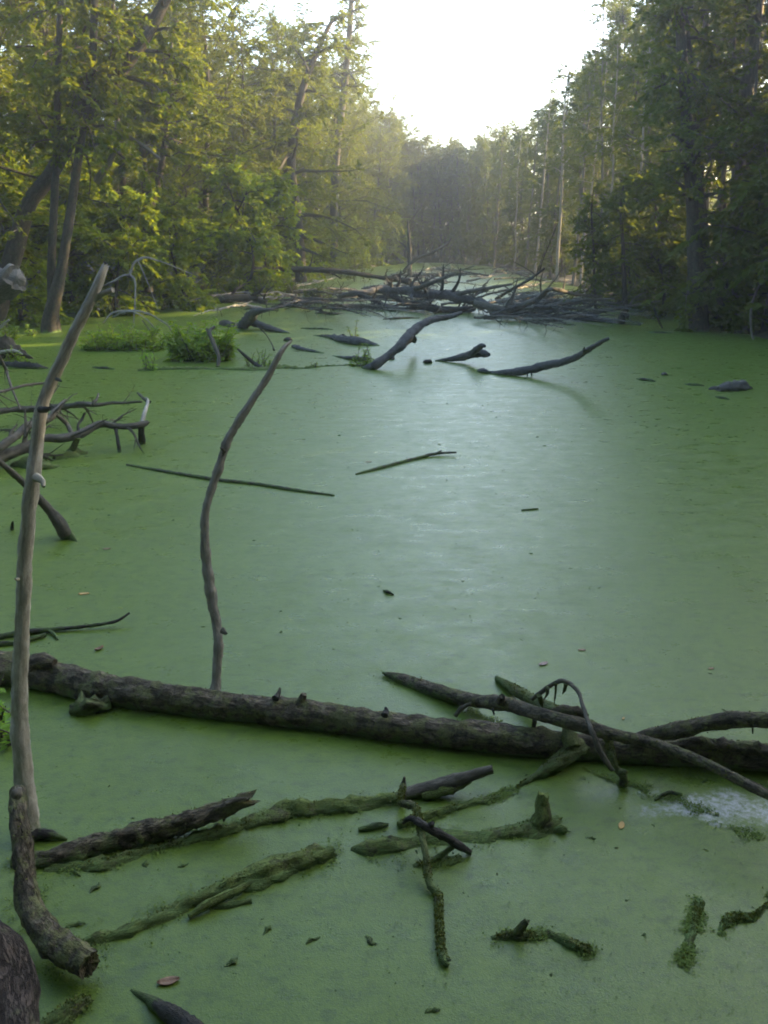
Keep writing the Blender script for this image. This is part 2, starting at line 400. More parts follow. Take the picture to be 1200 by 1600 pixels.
# ------------------------------------------------------------------ leaves
def leaves(mb, c, axis, normal, L, W, mat=0):
    """folded leaf blades: four vertices and two faces each"""
    c = np.asarray(c); ax = axis/(np.linalg.norm(axis, axis=1)[:, None]+1e-9)
    sd_ = np.cross(ax, normal); sd_ /= np.linalg.norm(sd_, axis=1)[:, None]+1e-9
    nn = np.cross(sd_, ax)
    L = np.asarray(L).reshape(-1, 1); W = np.asarray(W).reshape(-1, 1)
    base = c; tip = c + ax*L - nn*L*.12
    l_ = c + ax*L*.42 + sd_*W*.5 + nn*W*.12; r_ = c + ax*L*.42 - sd_*W*.5 + nn*W*.12
    V = np.stack([base, l_, tip, r_], 1).reshape(-1, 3)
    k = np.arange(len(c))*4
    F = np.concatenate([np.stack([k, k+2, k+1], 1), np.stack([k, k+3, k+2], 1)])
    mb.add(V, [F], None, mat)

def unit(v): return v/(np.linalg.norm(v, axis=-1, keepdims=True)+1e-9)

def spray(rs, base, d, length, n, Lf, Wf, droop=.25):
    """leaves in two ranks along one flat, drooping twig -> arrays"""
    t = np.sort(rs.uniform(.12, 1.0, n))
    d = unit(d); side = unit(np.cross(d, (0, 0, 1.0)) + rs.normal(size=3)*.1)
    p = base + d*length*t[:, None] + np.array((0, 0, -1.0))*(droop*length*t**2)[:, None]
    sg = np.where(np.arange(n) % 2, 1.0, -1.0)[:, None]
    ax = d*.65 + side*sg*.75 + np.array((0, 0, -.25)) + rs.normal(size=(n, 3))*.28
    nm = np.array((0, 0, 1.0)) + rs.normal(size=(n, 3))*.75
    sz = rs.uniform(.65, 1.2, n)
    return p, ax, nm, Lf*sz, Wf*sz

def foliage(limbs, rs, twigs_per, leaves_per, tw_len, Lf, Wf, droop=.25, twig_mesh=True):
    mb = MB(); acc = [[], [], [], [], []]
    for P, R in limbs:
        P = np.asarray(P); n = len(P)
        for k in range(twigs_per):
            f = rs.uniform(.22, 1.0)*(n-1); i = min(int(f), n-2)
            b = P[i] + (P[i+1]-P[i])*(f-i)
            T = unit(P[i+1]-P[i])
            sdv = unit(np.cross(T, (0, 0, 1.0)))*(1 if rs.rand() < .5 else -1)
            d = T*rs.uniform(.2, .9) + sdv*rs.uniform(.3, 1.0) + np.array((0, 0, rs.uniform(-.55, .7))) + rs.normal(size=3)*.15
            L = tw_len*rs.uniform(.55, 1.2)
            s = spray(rs, b, d, L, max(4, int(leaves_per*rs.uniform(.6, 1.3))), Lf, Wf, droop)
            for a, x in zip(acc, s): a.append(x)
            if twig_mesh:
                e = b + unit(d)*L*.8 + np.array((0, 0, -droop*L*.64)); mdl = b + unit(d)*L*.4 + np.array((0, 0, -droop*L*.16))
                tube(mb, [b, mdl, e], [.008, .006, .003], 3, mat=1, caps=(False, False))
    leaves(mb, *[np.concatenate(a) for a in acc], mat=0)
    return mb

def tree_limbs(rs, trunk, tr, n, lo, spread, pitch=(.15, .7), prof=None, droop=.10):
    out = []; m = len(trunk)
    az = rs.uniform(0, 6.28)
    for k in range(n):
        f = lo + (1-lo)*((k+rs.uniform(.0, .9))/n); i = min(int(f*(m-1)), m-2)
        az += 2.4 + rs.uniform(-.5, .5)
        pf = prof(f) if prof else (1-.75*abs(f-.45)/.55)
        L = spread*max(.25, pf)*rs.uniform(.35, 1.25)
        el = rs.uniform(*pitch)
        d = np.array((math.cos(az)*math.cos(el), math.sin(az)*math.cos(el), math.sin(el)))
        q = [trunk[i]]; S = 6
        for s in range(S):
            d = d + rs.normal(size=3)*.2 + np.array((0, 0, -droop)); d = unit(d); q.append(q[-1] + d*L/S)
        r0 = max(.015, tr[i]*.45)
        out.append((np.array(q), np.linspace(r0, .008, S+1)))
    return out

def trunk_mesh(trunk, tr, limbs, sides=10, rough=.05):
    mb = MB(); _seed[0] += 1
    tube(mb, trunk, tr, sides, rough, 1.2/max(tr[0], .02), _seed[0], lump=.12)
    for P, R in limbs: tube(mb, P, R, 5, caps=(False, False))
    return mb

def straight_trunk(rs, H, r0, sway=.35, lean=(0, 0), n=18):
    z = np.linspace(-.3, H, n); t = np.linspace(0, 1, n)
    a, b = rs.uniform(0, 6.28, 2); k = rs.uniform(3, 6)
    x = lean[0]*t*H + sway*(np.sin(a+k*t)-np.sin(a))*.5; y = lean[1]*t*H + sway*(np.cos(b+k*t)-np.cos(b))*.5
    r = r0*(1-t*.85); r[0] *= 1.5; r[1] *= 1.2
    return np.stack([x, y, z], 1), r

PROTO = {}
def proto(kind, seed, H, r0, lo, nl, spread, tw, lv, twl, Lf, Wf, leafm, barkm, sway=.4, pitch=(.1, .7), droop=.1, prof=None, lean=(0, 0), sd_=.28):
    rs = np.random.RandomState(seed)
    T, R = straight_trunk(rs, H, r0, sway, lean)
    lim = tree_limbs(rs, T, R, nl, lo, spread, pitch, prof, droop)
    tm = trunk_mesh(T, R, lim).mesh('trunk', M[barkm])
    cm = foliage(lim, rs, tw, lv, twl, Lf, Wf, sd_).mesh('crown', [M[leafm], M['twig']], smooth=False)
    PROTO.setdefault(kind, []).append((H, tm, cm, spread))

# leafy bank trees, tall thin trees, bushes
for s in range(5):
    proto('leafy', 20+s, 9.5+s*.5, .13, .12, 46, 2.8, 23, 30, .62, .11, .05, 'leaf', 'trunk', pitch=(-.25, 1.1), droop=.03, prof=lambda f: .6+.55*math.sin(math.pi*min(1, f*.95)), sd_=.14)
for s in range(4):
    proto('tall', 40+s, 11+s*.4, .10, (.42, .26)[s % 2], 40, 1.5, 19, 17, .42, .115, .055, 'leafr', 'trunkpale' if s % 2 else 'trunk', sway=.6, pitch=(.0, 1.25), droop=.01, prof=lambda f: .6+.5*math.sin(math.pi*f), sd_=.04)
for s in range(3):
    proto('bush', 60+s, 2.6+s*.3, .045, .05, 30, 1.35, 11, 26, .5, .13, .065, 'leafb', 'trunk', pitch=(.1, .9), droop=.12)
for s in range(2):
    proto('shadebush', 70+s, 3.0+s*.4, .05, .05, 30, 1.3, 11, 26, .5, .13, .065, 'leafr', 'trunk', pitch=(.1, .9), droop=.12)

def plant_tree(kind, i, loc, scale, rz, name, label, cat, group=None, sxy=None):
    H, tm, cm, _ = PROTO[kind][i % len(PROTO[kind])]
    e = bpy.data.objects.new(name, None); e.empty_display_size = .3; C.objects.link(e)
    e.location = loc; e.rotation_euler = (0, 0, rz); s = sxy or scale; e.scale = (s, s, scale)
    tag(e, label, cat, group)
    for nm, me in (('trunk', tm), ('crown', cm)):
        c = bpy.data.objects.new(nm, me); C.objects.link(c); c.parent = e
    return e

# ------------------------------------------------------------------ shore, ground, water
SHL = np.array([(-20, -9), (0, -8), (12, -8.6), (17, -8.4), (20, -9.0), (24, -9.0), (28, -7.6), (33, -5.6), (40, -4.4), (52, -3.0), (66, -1.2), (76, 1.5), (90, 4.0)])
SHR = np.array([(-20, 9), (0, 8.6), (18, 8.0), (29, 7.9), (44, 8.2), (60, 8.4), (70, 7.5), (78, 5.0), (90, 4.0)])
def shore_l(y): return np.interp(y, SHL[:, 0], SHL[:, 1])
def shore_r(y): return np.interp(y, SHR[:, 0], SHR[:, 1])
def bank_h(x, y):
    """signed distance-like: positive on land"""
    d = np.maximum(shore_l(y)-x, x-shore_r(y)); d = np.maximum(d, y-79.0); d = np.maximum(d, .9-y)
    return d
def ground_z(x, y):
    d = bank_h(x, y)
    return np.where(d < 0, np.maximum(-.7, d*.5), np.minimum(.35, d*.22) + np.clip(d-4, 0, 60)*.05)

gx = np.concatenate([np.linspace(-160, -30, 14), np.linspace(-28, 28, 113), np.linspace(30, 160, 14)])
gy = np.concatenate([np.linspace(-160, -12, 14), np.linspace(-10, 100, 180), np.linspace(104, 165, 8)])
X, Y = np.meshgrid(gx, gy, indexing='ij')
Z = ground_z(X, Y)
for i in range(X.shape[0]):
    for j in range(X.shape[1]):
        Z[i, j] += .09*noise.fractal(Vector((X[i, j]*.6, Y[i, j]*.6, 0)), 1, 2, 3)
ni, nj = X.shape
I, J = np.meshgrid(np.arange(ni-1), np.arange(nj-1), indexing='ij')
F = np.stack([I*nj+J, (I+1)*nj+J, (I+1)*nj+J+1, I*nj+J+1], -1).reshape(-1, 4)
mb = MB(); mb.add(np.stack([X, Y, Z], -1).reshape(-1, 3), [F])
struct(mb.build('ground', M['soil']))
mb = MB(); mb.add([(-40, .2, 0), (40, .2, 0), (40, 95, 0), (-40, 95, 0)], [np.array([[0, 1, 2, 3]])])
struct(mb.build('water', M['water'], smooth=False))

# ------------------------------------------------------------------ woods on the banks
SKYX = [-200, 380, 425, 440, 505, 515, 590, 640, 665, 720, 775, 850, 880, 905, 930, 1000, 1100, 1400]
SKYY = [-900, -500, -40, 20, 22, -60, 120, 190, 222, 222, 195, 150, 85, 30, -30, -120, -500, -900]
def max_z(x, y, half):
    px, _, dep = project((x, y, 5))
    wpx = half*FPX/dep
    top = max(np.interp(v, SKYX, SKYY) for v in np.linspace(px-wpx*.7, px+wpx*.7, 7))
    d = ray(px, top); return CAM_H + y/d[1]*d[2]

def wood_rows(side, rows, y0, y1, step, kind, group, label, name, cat):
    rs = np.random.RandomState(len(label))
    k = 0
    for row, off in enumerate(rows):
        y = y0 + rs.uniform(0, step)
        while y < y1:
            o = off*rs.uniform(.75, 1.3)
            x = shore_l(y) - o if side == 'l' else shore_r(y) + o
            px, _, dep = project((x, y, 4))
            if -160 < px < 1360:
                H, _, _, sp = PROTO[kind][k % len(PROTO[kind])]
                zmax = max_z(x, y, sp*.8); g = float(ground_z(x, y))
                s = min(1.3, (zmax-g)/H*rs.uniform(.88, 1.0))*1.0
                s = min(s, rs.uniform(.85, 1.2))
                if s > .35:
                    plant_tree(kind, k, (x, y, g-.05), s, rs.uniform(0, 6.28), name, label, cat, group, sxy=max(s, .7)*rs.uniform(.9, 1.1))
                k += 1
            y += step*rs.uniform(.7, 1.35)*(1+y*.006)

wood_rows('l', (1.0, 3.6, 7.5, 12), 20.5, 77, 2.5, 'leafy', 'leafy trees massed on the bank left of the channel', 'leafy tree in the sunlit mass left of the channel', 'broadleaf_tree', 'tree')
wood_rows('r', (1.1, 3.0, 5.8), 19.0, 80, 2.0, 'tall', 'thin straight trees lining the bank right of the channel', 'thin straight tree in the shaded row right of the channel', 'slender_tree', 'tree')
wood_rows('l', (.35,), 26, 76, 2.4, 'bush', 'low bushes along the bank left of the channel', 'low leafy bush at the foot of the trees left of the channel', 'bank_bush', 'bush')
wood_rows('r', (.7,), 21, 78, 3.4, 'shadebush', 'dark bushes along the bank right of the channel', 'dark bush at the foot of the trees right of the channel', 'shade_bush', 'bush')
rs = np.random.RandomState(99)
for k in range(60):
    x = -4 + (k % 30)*.5 + rs.uniform(-.4, .4); y = (79.6 if k < 30 else 83.5) + rs.uniform(0, 3)
    kd = 'leafy' if k % 4 else 'tall'
    H, _, _, sp = PROTO[kd][k % len(PROTO[kd])]; s = min(1.15, (max_z(x, y, 1.0)-.5)/H*rs.uniform(.88, 1.04))
    plant_tree(kd, k, (x, y, .2), s, rs.uniform(0, 6.28), 'slender_tree', 'hazy tree closing the far end of the channel', 'tree', 'hazy trees at the far end of the channel', sxy=.85)

# far woods behind, and unseen woods shading the pond, leaves added behind and overhead to darken its front
def leaf_mass(name, boxes, n, L, mat, seed):
    rs = np.random.RandomState(seed); mb = MB(); cs = []
    for (x0, x1, y0, y1, z0, z1, share) in boxes:
        m = int(n*share); clumps = rs.uniform((x0, y0, z0), (x1, y1, z1), (max(20, m//220), 3))
        c = clumps[rs.randint(len(clumps), size=m)] + rs.normal(size=(m, 3))*(1.0, 1.0, .8)
        cs.append(c)
    c = np.concatenate(cs); c[:, 2] = np.maximum(c[:, 2], ground_z(c[:, 0], c[:, 1])+.1)
    ax = rs.normal(size=c.shape); nm = rs.normal(size=c.shape)*.6 + (0, 0, 1)
    leaves(mb, c, ax, nm, L*rs.uniform(.6, 1.3, len(c)), L*.55*rs.uniform(.6, 1.3, len(c)))
    o = mb.build(name, M[mat], smooth=False); o['kind'] = 'stuff'; return o
o = leaf_mass('distant_woods', [(-40, -20, 25, 95, .3, 9, .4), (19, 36, 25, 45, .3, 4.5, .15), (19, 36, 45, 95, .3, 7.5, .25), (-20, 30, 89, 98, .3, 8.5, .3), (12, 20, 52, 90, .3, 7, .15)], 120000, .36, 'leafr', 1)
tag(o, 'dense green woods far back behind the bank trees', 'woods')
o = leaf_mass('unseen_woodland', [(10.8, 24, -14, 21.5, .5, 9.5, .52), (17, 26, 18, 32, .5, 6.5, .13), (-14, 12, -13, -3.0, 1, 13, .2), (-22, -10.5, -10, 16, .5, 8, .1), (-9, 9, -4, 1.2, 6, 10, .05)], 145000, .6, 'leafr', 2)
tag(o, 'unseen woods round the viewpoint, filled out behind and overhead to darken the foreground', 'woods')


# ------------------------------------------------------------------ trees one can tell apart
def hero(name, label, stems, lo, nl, spread, tw, lv, leafm, barkm, seed, twl=.75, dead=(), group=None, pitch=(-.1, .6), Lf=.15):
    """a tree with traced stems; the crown grows from limbs on them; dead = traced bare limbs"""
    rs = np.random.RandomState(seed)
    lims = []; stm = []
    for pts in stems:
        P, R = pts3(pts); P, R = spline(P, R, .18); stm.append((P, R))
    org = stm[0][0][0].copy(); org[2] = float(ground_z(org[0], org[1]))
    e = bpy.data.objects.new(name, None); C.objects.link(e); e.location = org; tag(e, label, 'tree', group)
    for P, R in stm:
        P = np.vstack([P[0] + (P[0]-P[1])*.2 - (0, 0, .25), P]); R = np.concatenate([[R[0]*1.15], R])
        L = tree_limbs(rs, P, R, nl, lo, spread, pitch, None, .1); lims += L
        trunk_mesh(P, R, L, 12, .06).build('trunk', M[barkm], e, org)
    for pts in dead:
        P, R = pts3(pts); mb = MB(); pp, rr = rod(mb, P, R, 6, .15, .3)
        forks(mb, pp, rr, 4, .5, rs, 1, .1)
        mb.build('dead_branch', M['trunkpale'], e, org)
    foliage(lims, rs, tw, lv, twl, Lf, Lf*.48).build('crown', [M[leafm], M['twig']], e, org, smooth=False)
    return e

def st(pts, y0, y1):
    n = len(pts); return [(p[0], p[1], p[2], None, y0 + (y1-y0)*i/(n-1)) for i, p in enumerate(pts)]

hero('slender_tree', 'pale slim tree with two straight stems rising side by side at the left bank',
     [st([(84, 500, 9), (80, 430, 6.5), (84, 330, 6), (89, 230, 5.5), (90, 130, 5), (94, 10, 4.5), (97, -160, 5)], 20.4, 20.8),
      st([(76, 505, 12), (96, 420, 8), (112, 320, 7), (124, 235, 6.5), (136, 150, 6), (146, 60, 6), (150, -120, 5)], 20.2, 21)],
     .45, 18, 1.9, 10, 26, 'leaf', 'trunk', 301)
hero('leaning_tree', 'thick dark trunk leaning far right across the upper left with broken orange-lit branches',
     [st([(-10, 500, 17.2), (20, 400, 14.0), (45, 320, 12.5), (78, 275, 11.7), (112, 215, 10.9), (150, 165, 10.5), (178, 125, 10.1), (207, 88, 9.8), (240, 35, 9.4), (268, -20, 8.6), (320, -130, 7.0)], 20.6, 22)],
     .45, 20, 2.0, 8, 24, 'leaf', 'trunk', 302,
     dead=[st([(150, 285, 6), (175, 245, 5), (190, 215, 4), (215, 222, 3), (250, 248, 2)], 21.1, 20.8),
           st([(135, 150, 4), (133, 110, 4), (121, 74, 4), (135, 62, 3), (160, 58, 2)], 21.3, 21.1),
           st([(128, 205, 4), (115, 175, 3), (120, 165, 2), (135, 152, 2)], 21.2, 21.0)])
hero('forked_tree', 'tree with a trunk forking low in a V, standing among leaves behind the submerged bush',
     [st([(228, 440, 9), (228, 370, 8), (231, 325, 8), (226, 280, 6), (222, 200, 5), (230, 60, 4)], 27, 28),
      st([(231, 330, 7), (241, 305, 6), (250, 270, 5), (262, 180, 4), (268, 60, 3)], 27.2, 28)],
     .35, 20, 2.3, 12, 28, 'leaf', 'trunk', 303)
hero('broadleaf_tree', 'sunlit tree with leafy boughs reaching out over the water left of the sky gap',
     [st([(470, 430, 9), (465, 350, 8), (455, 250, 7), (470, 150, 6), (500, 70, 4), (520, 30, 3)], 40, 42)],
     .12, 44, 3.6, 13, 30, 'leaf', 'trunk', 304)
hero('tall_tree', 'tall feathery tree rising above the others beside the sky gap',
     [st([(520, 400, 7), (525, 250, 6), (540, 120, 5), (548, 20, 4), (552, -80, 2)], 52, 54)],
     .55, 34, 2.0, 11, 26, 'leaf', 'trunk', 305, pitch=(.1, .8))
hero('twin_tree', 'dark tree with two tall parallel trunks rising from the water edge on the right bank',
     [st([(1088, 512, 19.5), (1088, 440, 12.8), (1082, 330, 9.8), (1074, 200, 9.0), (1066, 90, 8.2), (1058, -40, 7.5), (1050, -160, 6.0)], 20.5, 21.5),
      st([(1106, 500, 11.2), (1102, 400, 7.5), (1094, 280, 6.8), (1082, 150, 6.0), (1072, 40, 5.2), (1066, -140, 3.8)], 21.5, 22.3)],
     .3, 26, 1.7, 9, 26, 'leafr', 'trunk', 306, pitch=(-.1, .7))
hero('stout_tree', 'stout grey trunk with a sunlit edge, near the right border of the photo',
     [st([(1152, 470, 16), (1152, 330, 12), (1160, 200, 11), (1172, 100, 11), (1184, 0, 10), (1195, -140, 8)], 21.5, 22.5)],
     .35, 22, 1.8, 9, 26, 'leafr', 'trunkpale', 307, pitch=(-.1, .7))
hero('slender_tree', 'thin tree with a slightly curved trunk between the twin trunks and the right border',
     [st([(1128, 480, 9), (1130, 330, 7), (1120, 190, 6), (1105, 80, 5), (1100, -120, 4)], 24, 24.5)],
     .4, 18, 1.6, 9, 26, 'leafr', 'trunk', 308, pitch=(-.1, .7))
for k, (x, y, r, yy, lab) in enumerate(((978, 500, 7, 23.5, 'thin sapling standing in the duckweed beside the little jagged stump'),
                                        (932, 502, 4, 23.5, 'thin dark pole of a sapling standing among the fallen branch tips'))):
    hero('sapling', lab, [st([(x, y, r*.7), (x-3, y-60, r*.55), (x-5, y-120, r*.4), (x-8, y-170, r*.3), (x-4, y-210, r*.15)], yy, yy+.4)],
         .35, 16, .8, 9, 22, 'leafr', 'trunk', 320+k, .45, pitch=(-.1, .6), Lf=.11)
def stem_xyz(x, y, h, r, lean, rs):
    z = np.linspace(-.2, h, 7); t = z/h
    return np.stack([x + lean*t*h*.06 + rs.normal(size=7)*.04, y + rs.normal(size=7)*.04, z], 1), r*(1-.7*np.clip(t, 0, 1))
M['trunkpale2'] = bark('smooth_pale_bark', (.30, .28, .22), (.16, .15, .115), weed=.05, scale=5, bump=.4, furrow=.2)  # paler bark for every other thin stem on the right bank
_rs = np.random.RandomState(8)
for k, (y, off) in enumerate(((20.2, .5), (20.9, 1.1), (21.4, .2), (21.9, .9), (22.6, .1), (23.2, .7), (23.9, 0), (24.9, .4), (25.6, .0), (26.3, .1), (28.2, .6), (30.1, 0), (31.2, .5), (33.4, .1), (35.5, .3), (38.0, 0), (40.5, .2), (43.5, .0), (47, .2), (51, 0), (55.5, .1), (60, 0), (66, 0))):
    P, R = stem_xyz(shore_r(y)+off, y, _rs.uniform(8, 10.5), _rs.uniform(.05, .085), _rs.uniform(-1, 1), _rs)
    P, R = spline(P, R, .3); L = tree_limbs(_rs, P, R, 14, .5, 1.3, (0, .9), None, .03)
    e = bpy.data.objects.new('slender_tree', None); C.objects.link(e); e.location = (P[0][0], P[0][1], 0)
    tag(e, 'bare-stemmed thin tree at the very edge of the right bank', 'tree', 'bare-stemmed thin trees at the edge of the right bank')
    trunk_mesh(P, R, L, 8, .05).build('trunk', M['trunkpale2' if k % 2 else 'trunkpale'], e, P[0]*(1, 1, 0))
    foliage(L, _rs, 7, 24, .6, .12, .055).build('crown', [M['leafr'], M['twig']], e, P[0]*(1, 1, 0), smooth=False)

# ------------------------------------------------------------------ the near pole, the second pole and the great log
wood('bare_pole', 'tall bare grey sapling trunk with snapped top rising along the left edge',
     st([(48, 1310, 22), (42, 1250, 19), (33, 1170, 17), (30, 1090, 15.5), (35, 990, 14), (38, 890, 14), (46, 790, 14), (54, 735, 14), (58, 700, 12), (63, 650, 12.5), (72, 615, 11.5), (93, 570, 11), (118, 515, 10), (142, 470, 9.5), (157, 435, 8), (164, 418, 7)], 2.66, 3.05),
     'grey', sides=22, rough=.14, lump=.2, splinter=1.5, kids=[
         ('stub', st([(146, 466, 7), (160, 459, 6), (176, 453, 5)], 3.02, 2.99), 'grey', dict(splinter=.5)),
         ('knot', st([(62, 640, 6), (71, 640, 6), (77, 638, 3)], 2.86, 2.80), 'dark'),
         ('knot', st([(55, 745, 8), (66, 752, 6), (68, 760, 3)], 2.81, 2.77), 'grey'),
         ('knot', st([(88, 592, 3), (93, 594, 3), (96, 596, 1.5)], 2.88, 2.82), 'dark'),
         ('knot', st([(153, 484, 3), (156, 485, 1.5)], 3.0, 2.97), 'grey'),
         ('knot', st([(28, 905, 4), (24, 905, 2)], 2.76, 2.72), 'grey')])
wood('bare_pole', 'bent bare sapling standing upright out of the long mossy log',
     st([(335, 1092, 9.5), (338, 1062, 9), (341, 1010, 9.5), (338, 975, 9), (329, 925, 10), (322, 870, 9), (320, 810, 8), (328, 770, 8), (341, 735, 8), (355, 690, 8), (375, 655, 8), (398, 620, 7), (418, 590, 7), (436, 555, 5.5), (447, 540, 4), (455, 533, 1.5)], 3.56, 4.2),
     'pole2', sides=18, rough=.2, lump=.25, kids=[
         ('knot', st([(348, 985, 6), (353, 990, 3)], 3.62, 3.6), 'greydark'),
         ('knot', st([(352, 705, 4), (345, 700, 2)], 3.92, 3.9), 'greydark')])
wood('mossy_log', 'long mossy fallen log lying across the water in the front',
     [(-60, 1040, 33.6, .05), (20, 1049, 31.9, .05), (70, 1055, 31.1, .05), (200, 1083, 28.6, .05), (340, 1101, 28.6, .05), (480, 1117, 26.9, .05), (620, 1136, 28.6, .05), (760, 1153, 27.7, .05), (880, 1165, 25.2, .04), (980, 1173, 23.5, .04), (1080, 1178, 23.5, .04), (1260, 1188, 26.9, .04)],
     'log', sides=48, rough=.2, lump=.16, step=.018, kids=[
         ('knot', [(56, 1040, 22, .1), (70, 1034, 18, .13), (84, 1036, 8, .13)], 'log', dict(sides=14)),
         ('knot', [(430, 1092, 7, .12), (436, 1082, 4, .13), (437, 1075, 1.5, .14)], 'dark'),
         ('knot', [(600, 1118, 8, .12), (604, 1110, 5, .13), (602, 1106, 2, .14)], 'dark'),
         ('knot', [(470, 1096, 9, .11), (474, 1086, 6, .14)], 'log'),
         ('twig', [(712, 1118, 4.5, .13), (722, 1106, 4, .17), (735, 1100, 3.5, .19)], 'greydark'),
         ('root_mat', [(112, 1112, 10, .0), (130, 1108, 20, .01), (152, 1104, 22, .02), (172, 1098, 10, .03)], 'moss', dict(sides=22, rough=.8, lump=.6, step=.012, splinter=0))])
wood('fallen_pole', 'thin pole lying over the right end of the long mossy log, running off the corner',
     [(598, 1051, 2, .012), (620, 1059, 10, .01), (650, 1070, 14, .01), (700, 1085, 14, .03), (740, 1094, 13, .06), (790, 1100, 14, .12), (840, 1115, 13, .17), (900, 1131, 14, .2), (960, 1148, 12, .2), (1020, 1162, 11, .2), (1090, 1187, 10, .2), (1150, 1217, 10, .19), (1240, 1262, 10, .18)],
     'log', fuzz=2.5, sides=18, rough=.14, lump=.16, kids=[
         ('stub', [(836, 1122, 5, .15), (834, 1136, 4, .1)], 'log'),
         ('stub', [(782, 1096, 9, .14), (784, 1088, 5, .18)], 'log'),
         ('stub', [(770, 1108, 2.5, .1), (772, 1116, 1.5, .07)], 'dark')])
wood('dead_branch', 'thin twig arching over the thin pole, moss hanging from its curve',
     [(832, 1092, 4.5, .14), (845, 1082, 4.5, .2), (862, 1070, 4.1, .27), (878, 1064, 4.5, .3), (893, 1070, 4.1, .3), (904, 1082, 3.8, .3), (910, 1100, 3.8, .29), (918, 1125, 4.5, .27), (926, 1145, 5.2, .25), (936, 1170, 4.9, .2), (948, 1192, 5.2, .15), (956, 1203, 3.8, .12)],
     'greydark', sides=10, rough=.2, lump=.3, kids=[
         ('moss_strand', [(856, 1074, 4, .26), (855, 1085, 3, .22), (850, 1092, 1, .2)], 'moss', dict(rough=.4)),
         ('moss_strand', [(869, 1067, 3, .29), (868, 1082, 2, .23), (866, 1099, 1, .17)], 'moss', dict(rough=.4)),
         ('moss_strand', [(884, 1067, 4.5, .3), (882, 1078, 3.5, .26), (879, 1084, 1, .24)], 'moss', dict(rough=.4)),
         ('moss_strand', [(842, 1086, 5, .2), (846, 1098, 5, .15), (848, 1106, 1, .12)], 'moss', dict(rough=.5))])
wood('dead_branch', 'short crooked mossy branch hanging down from the thin pole into the water',
     [(922, 1128, 7, .2), (935, 1140, 8, .19), (948, 1152, 8, .17), (953, 1170, 7, .14), (960, 1195, 7, .1), (966, 1205, 8, .08), (974, 1212, 8, .05), (973, 1232, 8, -.02)],
     'moss', sides=12, rough=.25, lump=.3, kids=[('stub', [(966, 1205, 6, .08), (978, 1207, 4, .09)], 'moss')])
wood('mossy_branch', 'green moss-coated branch slanting up behind the thin pole',
     [(776, 1060, 5, .01), (800, 1075, 9, .03), (830, 1092, 11, .06), (860, 1108, 12, .09), (900, 1122, 12, .1)], 'moss', sides=14, rough=.3, lump=.3)
wood('bark_chunk', 'dark lump of bark lying on the branches where the twig arches up',
     [(864, 1112, 9, .16), (880, 1109, 13, .18), (900, 1113, 12, .18), (916, 1119, 6, .17)], 'log', sides=12, rough=.3, lump=.4)
wood('mossy_limb', 'thick crooked limb curving up from the right end of the long log',
     [(985, 1158, 8, .1), (1010, 1150, 13, .13), (1050, 1143, 16, .17), (1090, 1134, 16, .2), (1130, 1127, 16, .23), (1155, 1124, 16, .25), (1250, 1128, 13, .28)],
     'log', sides=18, rough=.14, lump=.2, kids=[('moss_strand', [(1176, 1136, 2, .2), (1176, 1146, 1, .15)], 'moss')])
wood('mossy_limb', 'moss-furred limb dipping from the long log into the water with a pointed end',
     [(920, 1160, 18, .05), (895, 1172, 19, .05), (875, 1188, 16, .03), (850, 1205, 10, .015), (832, 1216, 5, .005), (805, 1232, 3, -.002)],
     'moss', sides=20, rough=.35, lump=.35, kids=[('limb', [(895, 1168, 14, .07), (889, 1150, 14, .1), (886, 1140, 8, .12)], 'moss', dict(sides=14, rough=.35))])
wood('bark_litter', 'ragged bark litter piled along the right end of the long log',
     [(1040, 1168, 8, .08), (1080, 1162, 12, .1), (1130, 1166, 13, .1), (1190, 1172, 12, .1), (1240, 1178, 8, .1)], 'log', sides=16, rough=.55, lump=.5)

# ------------------------------------------------------------------ the half-sunk logs in front
wood('broken_log', 'grey-topped broken log with an open splintered end pointing up right, front left',
     [(20, 1352, 14, -.005), (80, 1342, 19, .01), (150, 1322, 22, .02), (215, 1304, 22, .03), (280, 1287, 20, .05), (330, 1271, 18, .07), (362, 1259, 17, .09), (382, 1252, 15, .1)],
     'log', sides=32, rough=.3, lump=.25, splinter=2.5, step=.012, kids=[('splinter', [(352, 1256, 5, .12), (372, 1249, 4, .13), (384, 1247, 2, .13)], 'greydark'),
                                                               ('stub', [(350, 1272, 3, .05), (350, 1282, 2.5, .02)], 'dark')])
wood('sunken_log', 'long low moss-covered log barely above the duckweed behind the broken log',
     [(70, 1362, 10, -.01), (160, 1352, 16, -.004), (250, 1325, 13, -.004), (330, 1306, 15, -.002), (400, 1284, 15, .0), (450, 1268, 18, .006), (500, 1262, 17, .01), (560, 1257, 14, .005), (625, 1247, 14, .01)],
     'soak', sides=32, rough=0.52, lump=.4)
wood('broken_limb', 'brown broken limb with a cut end lifting out of the water in the front middle',
     [(590, 1258, 6, .0), (640, 1240, 12, .015), (690, 1226, 15, .04), (730, 1214, 12, .07), (768, 1202, 8, .1)], 'greydark', sides=18, rough=.2, lump=.22, splinter=.8,
     kids=[('moss_mat', [(660, 1244, 9, .01), (700, 1236, 9, .03), (735, 1220, 5, .05)], 'soak', dict(rough=.4, lump=.4)),
           ('spike', [(628, 1252, 8, .02), (630, 1232, 7, .08), (632, 1214, 2, .13)], 'greydark')])
wood('sunken_stick', 'knobbly sunken stick trailing right beneath the crossed twigs',
     [(622, 1288, 6, .012), (650, 1278, 8, .016), (690, 1266, 7, .01), (730, 1256, 6, .006), (766, 1250, 7, .0), (800, 1236, 3, -.004)], 'soak', sides=20, rough=0.45, lump=.4)
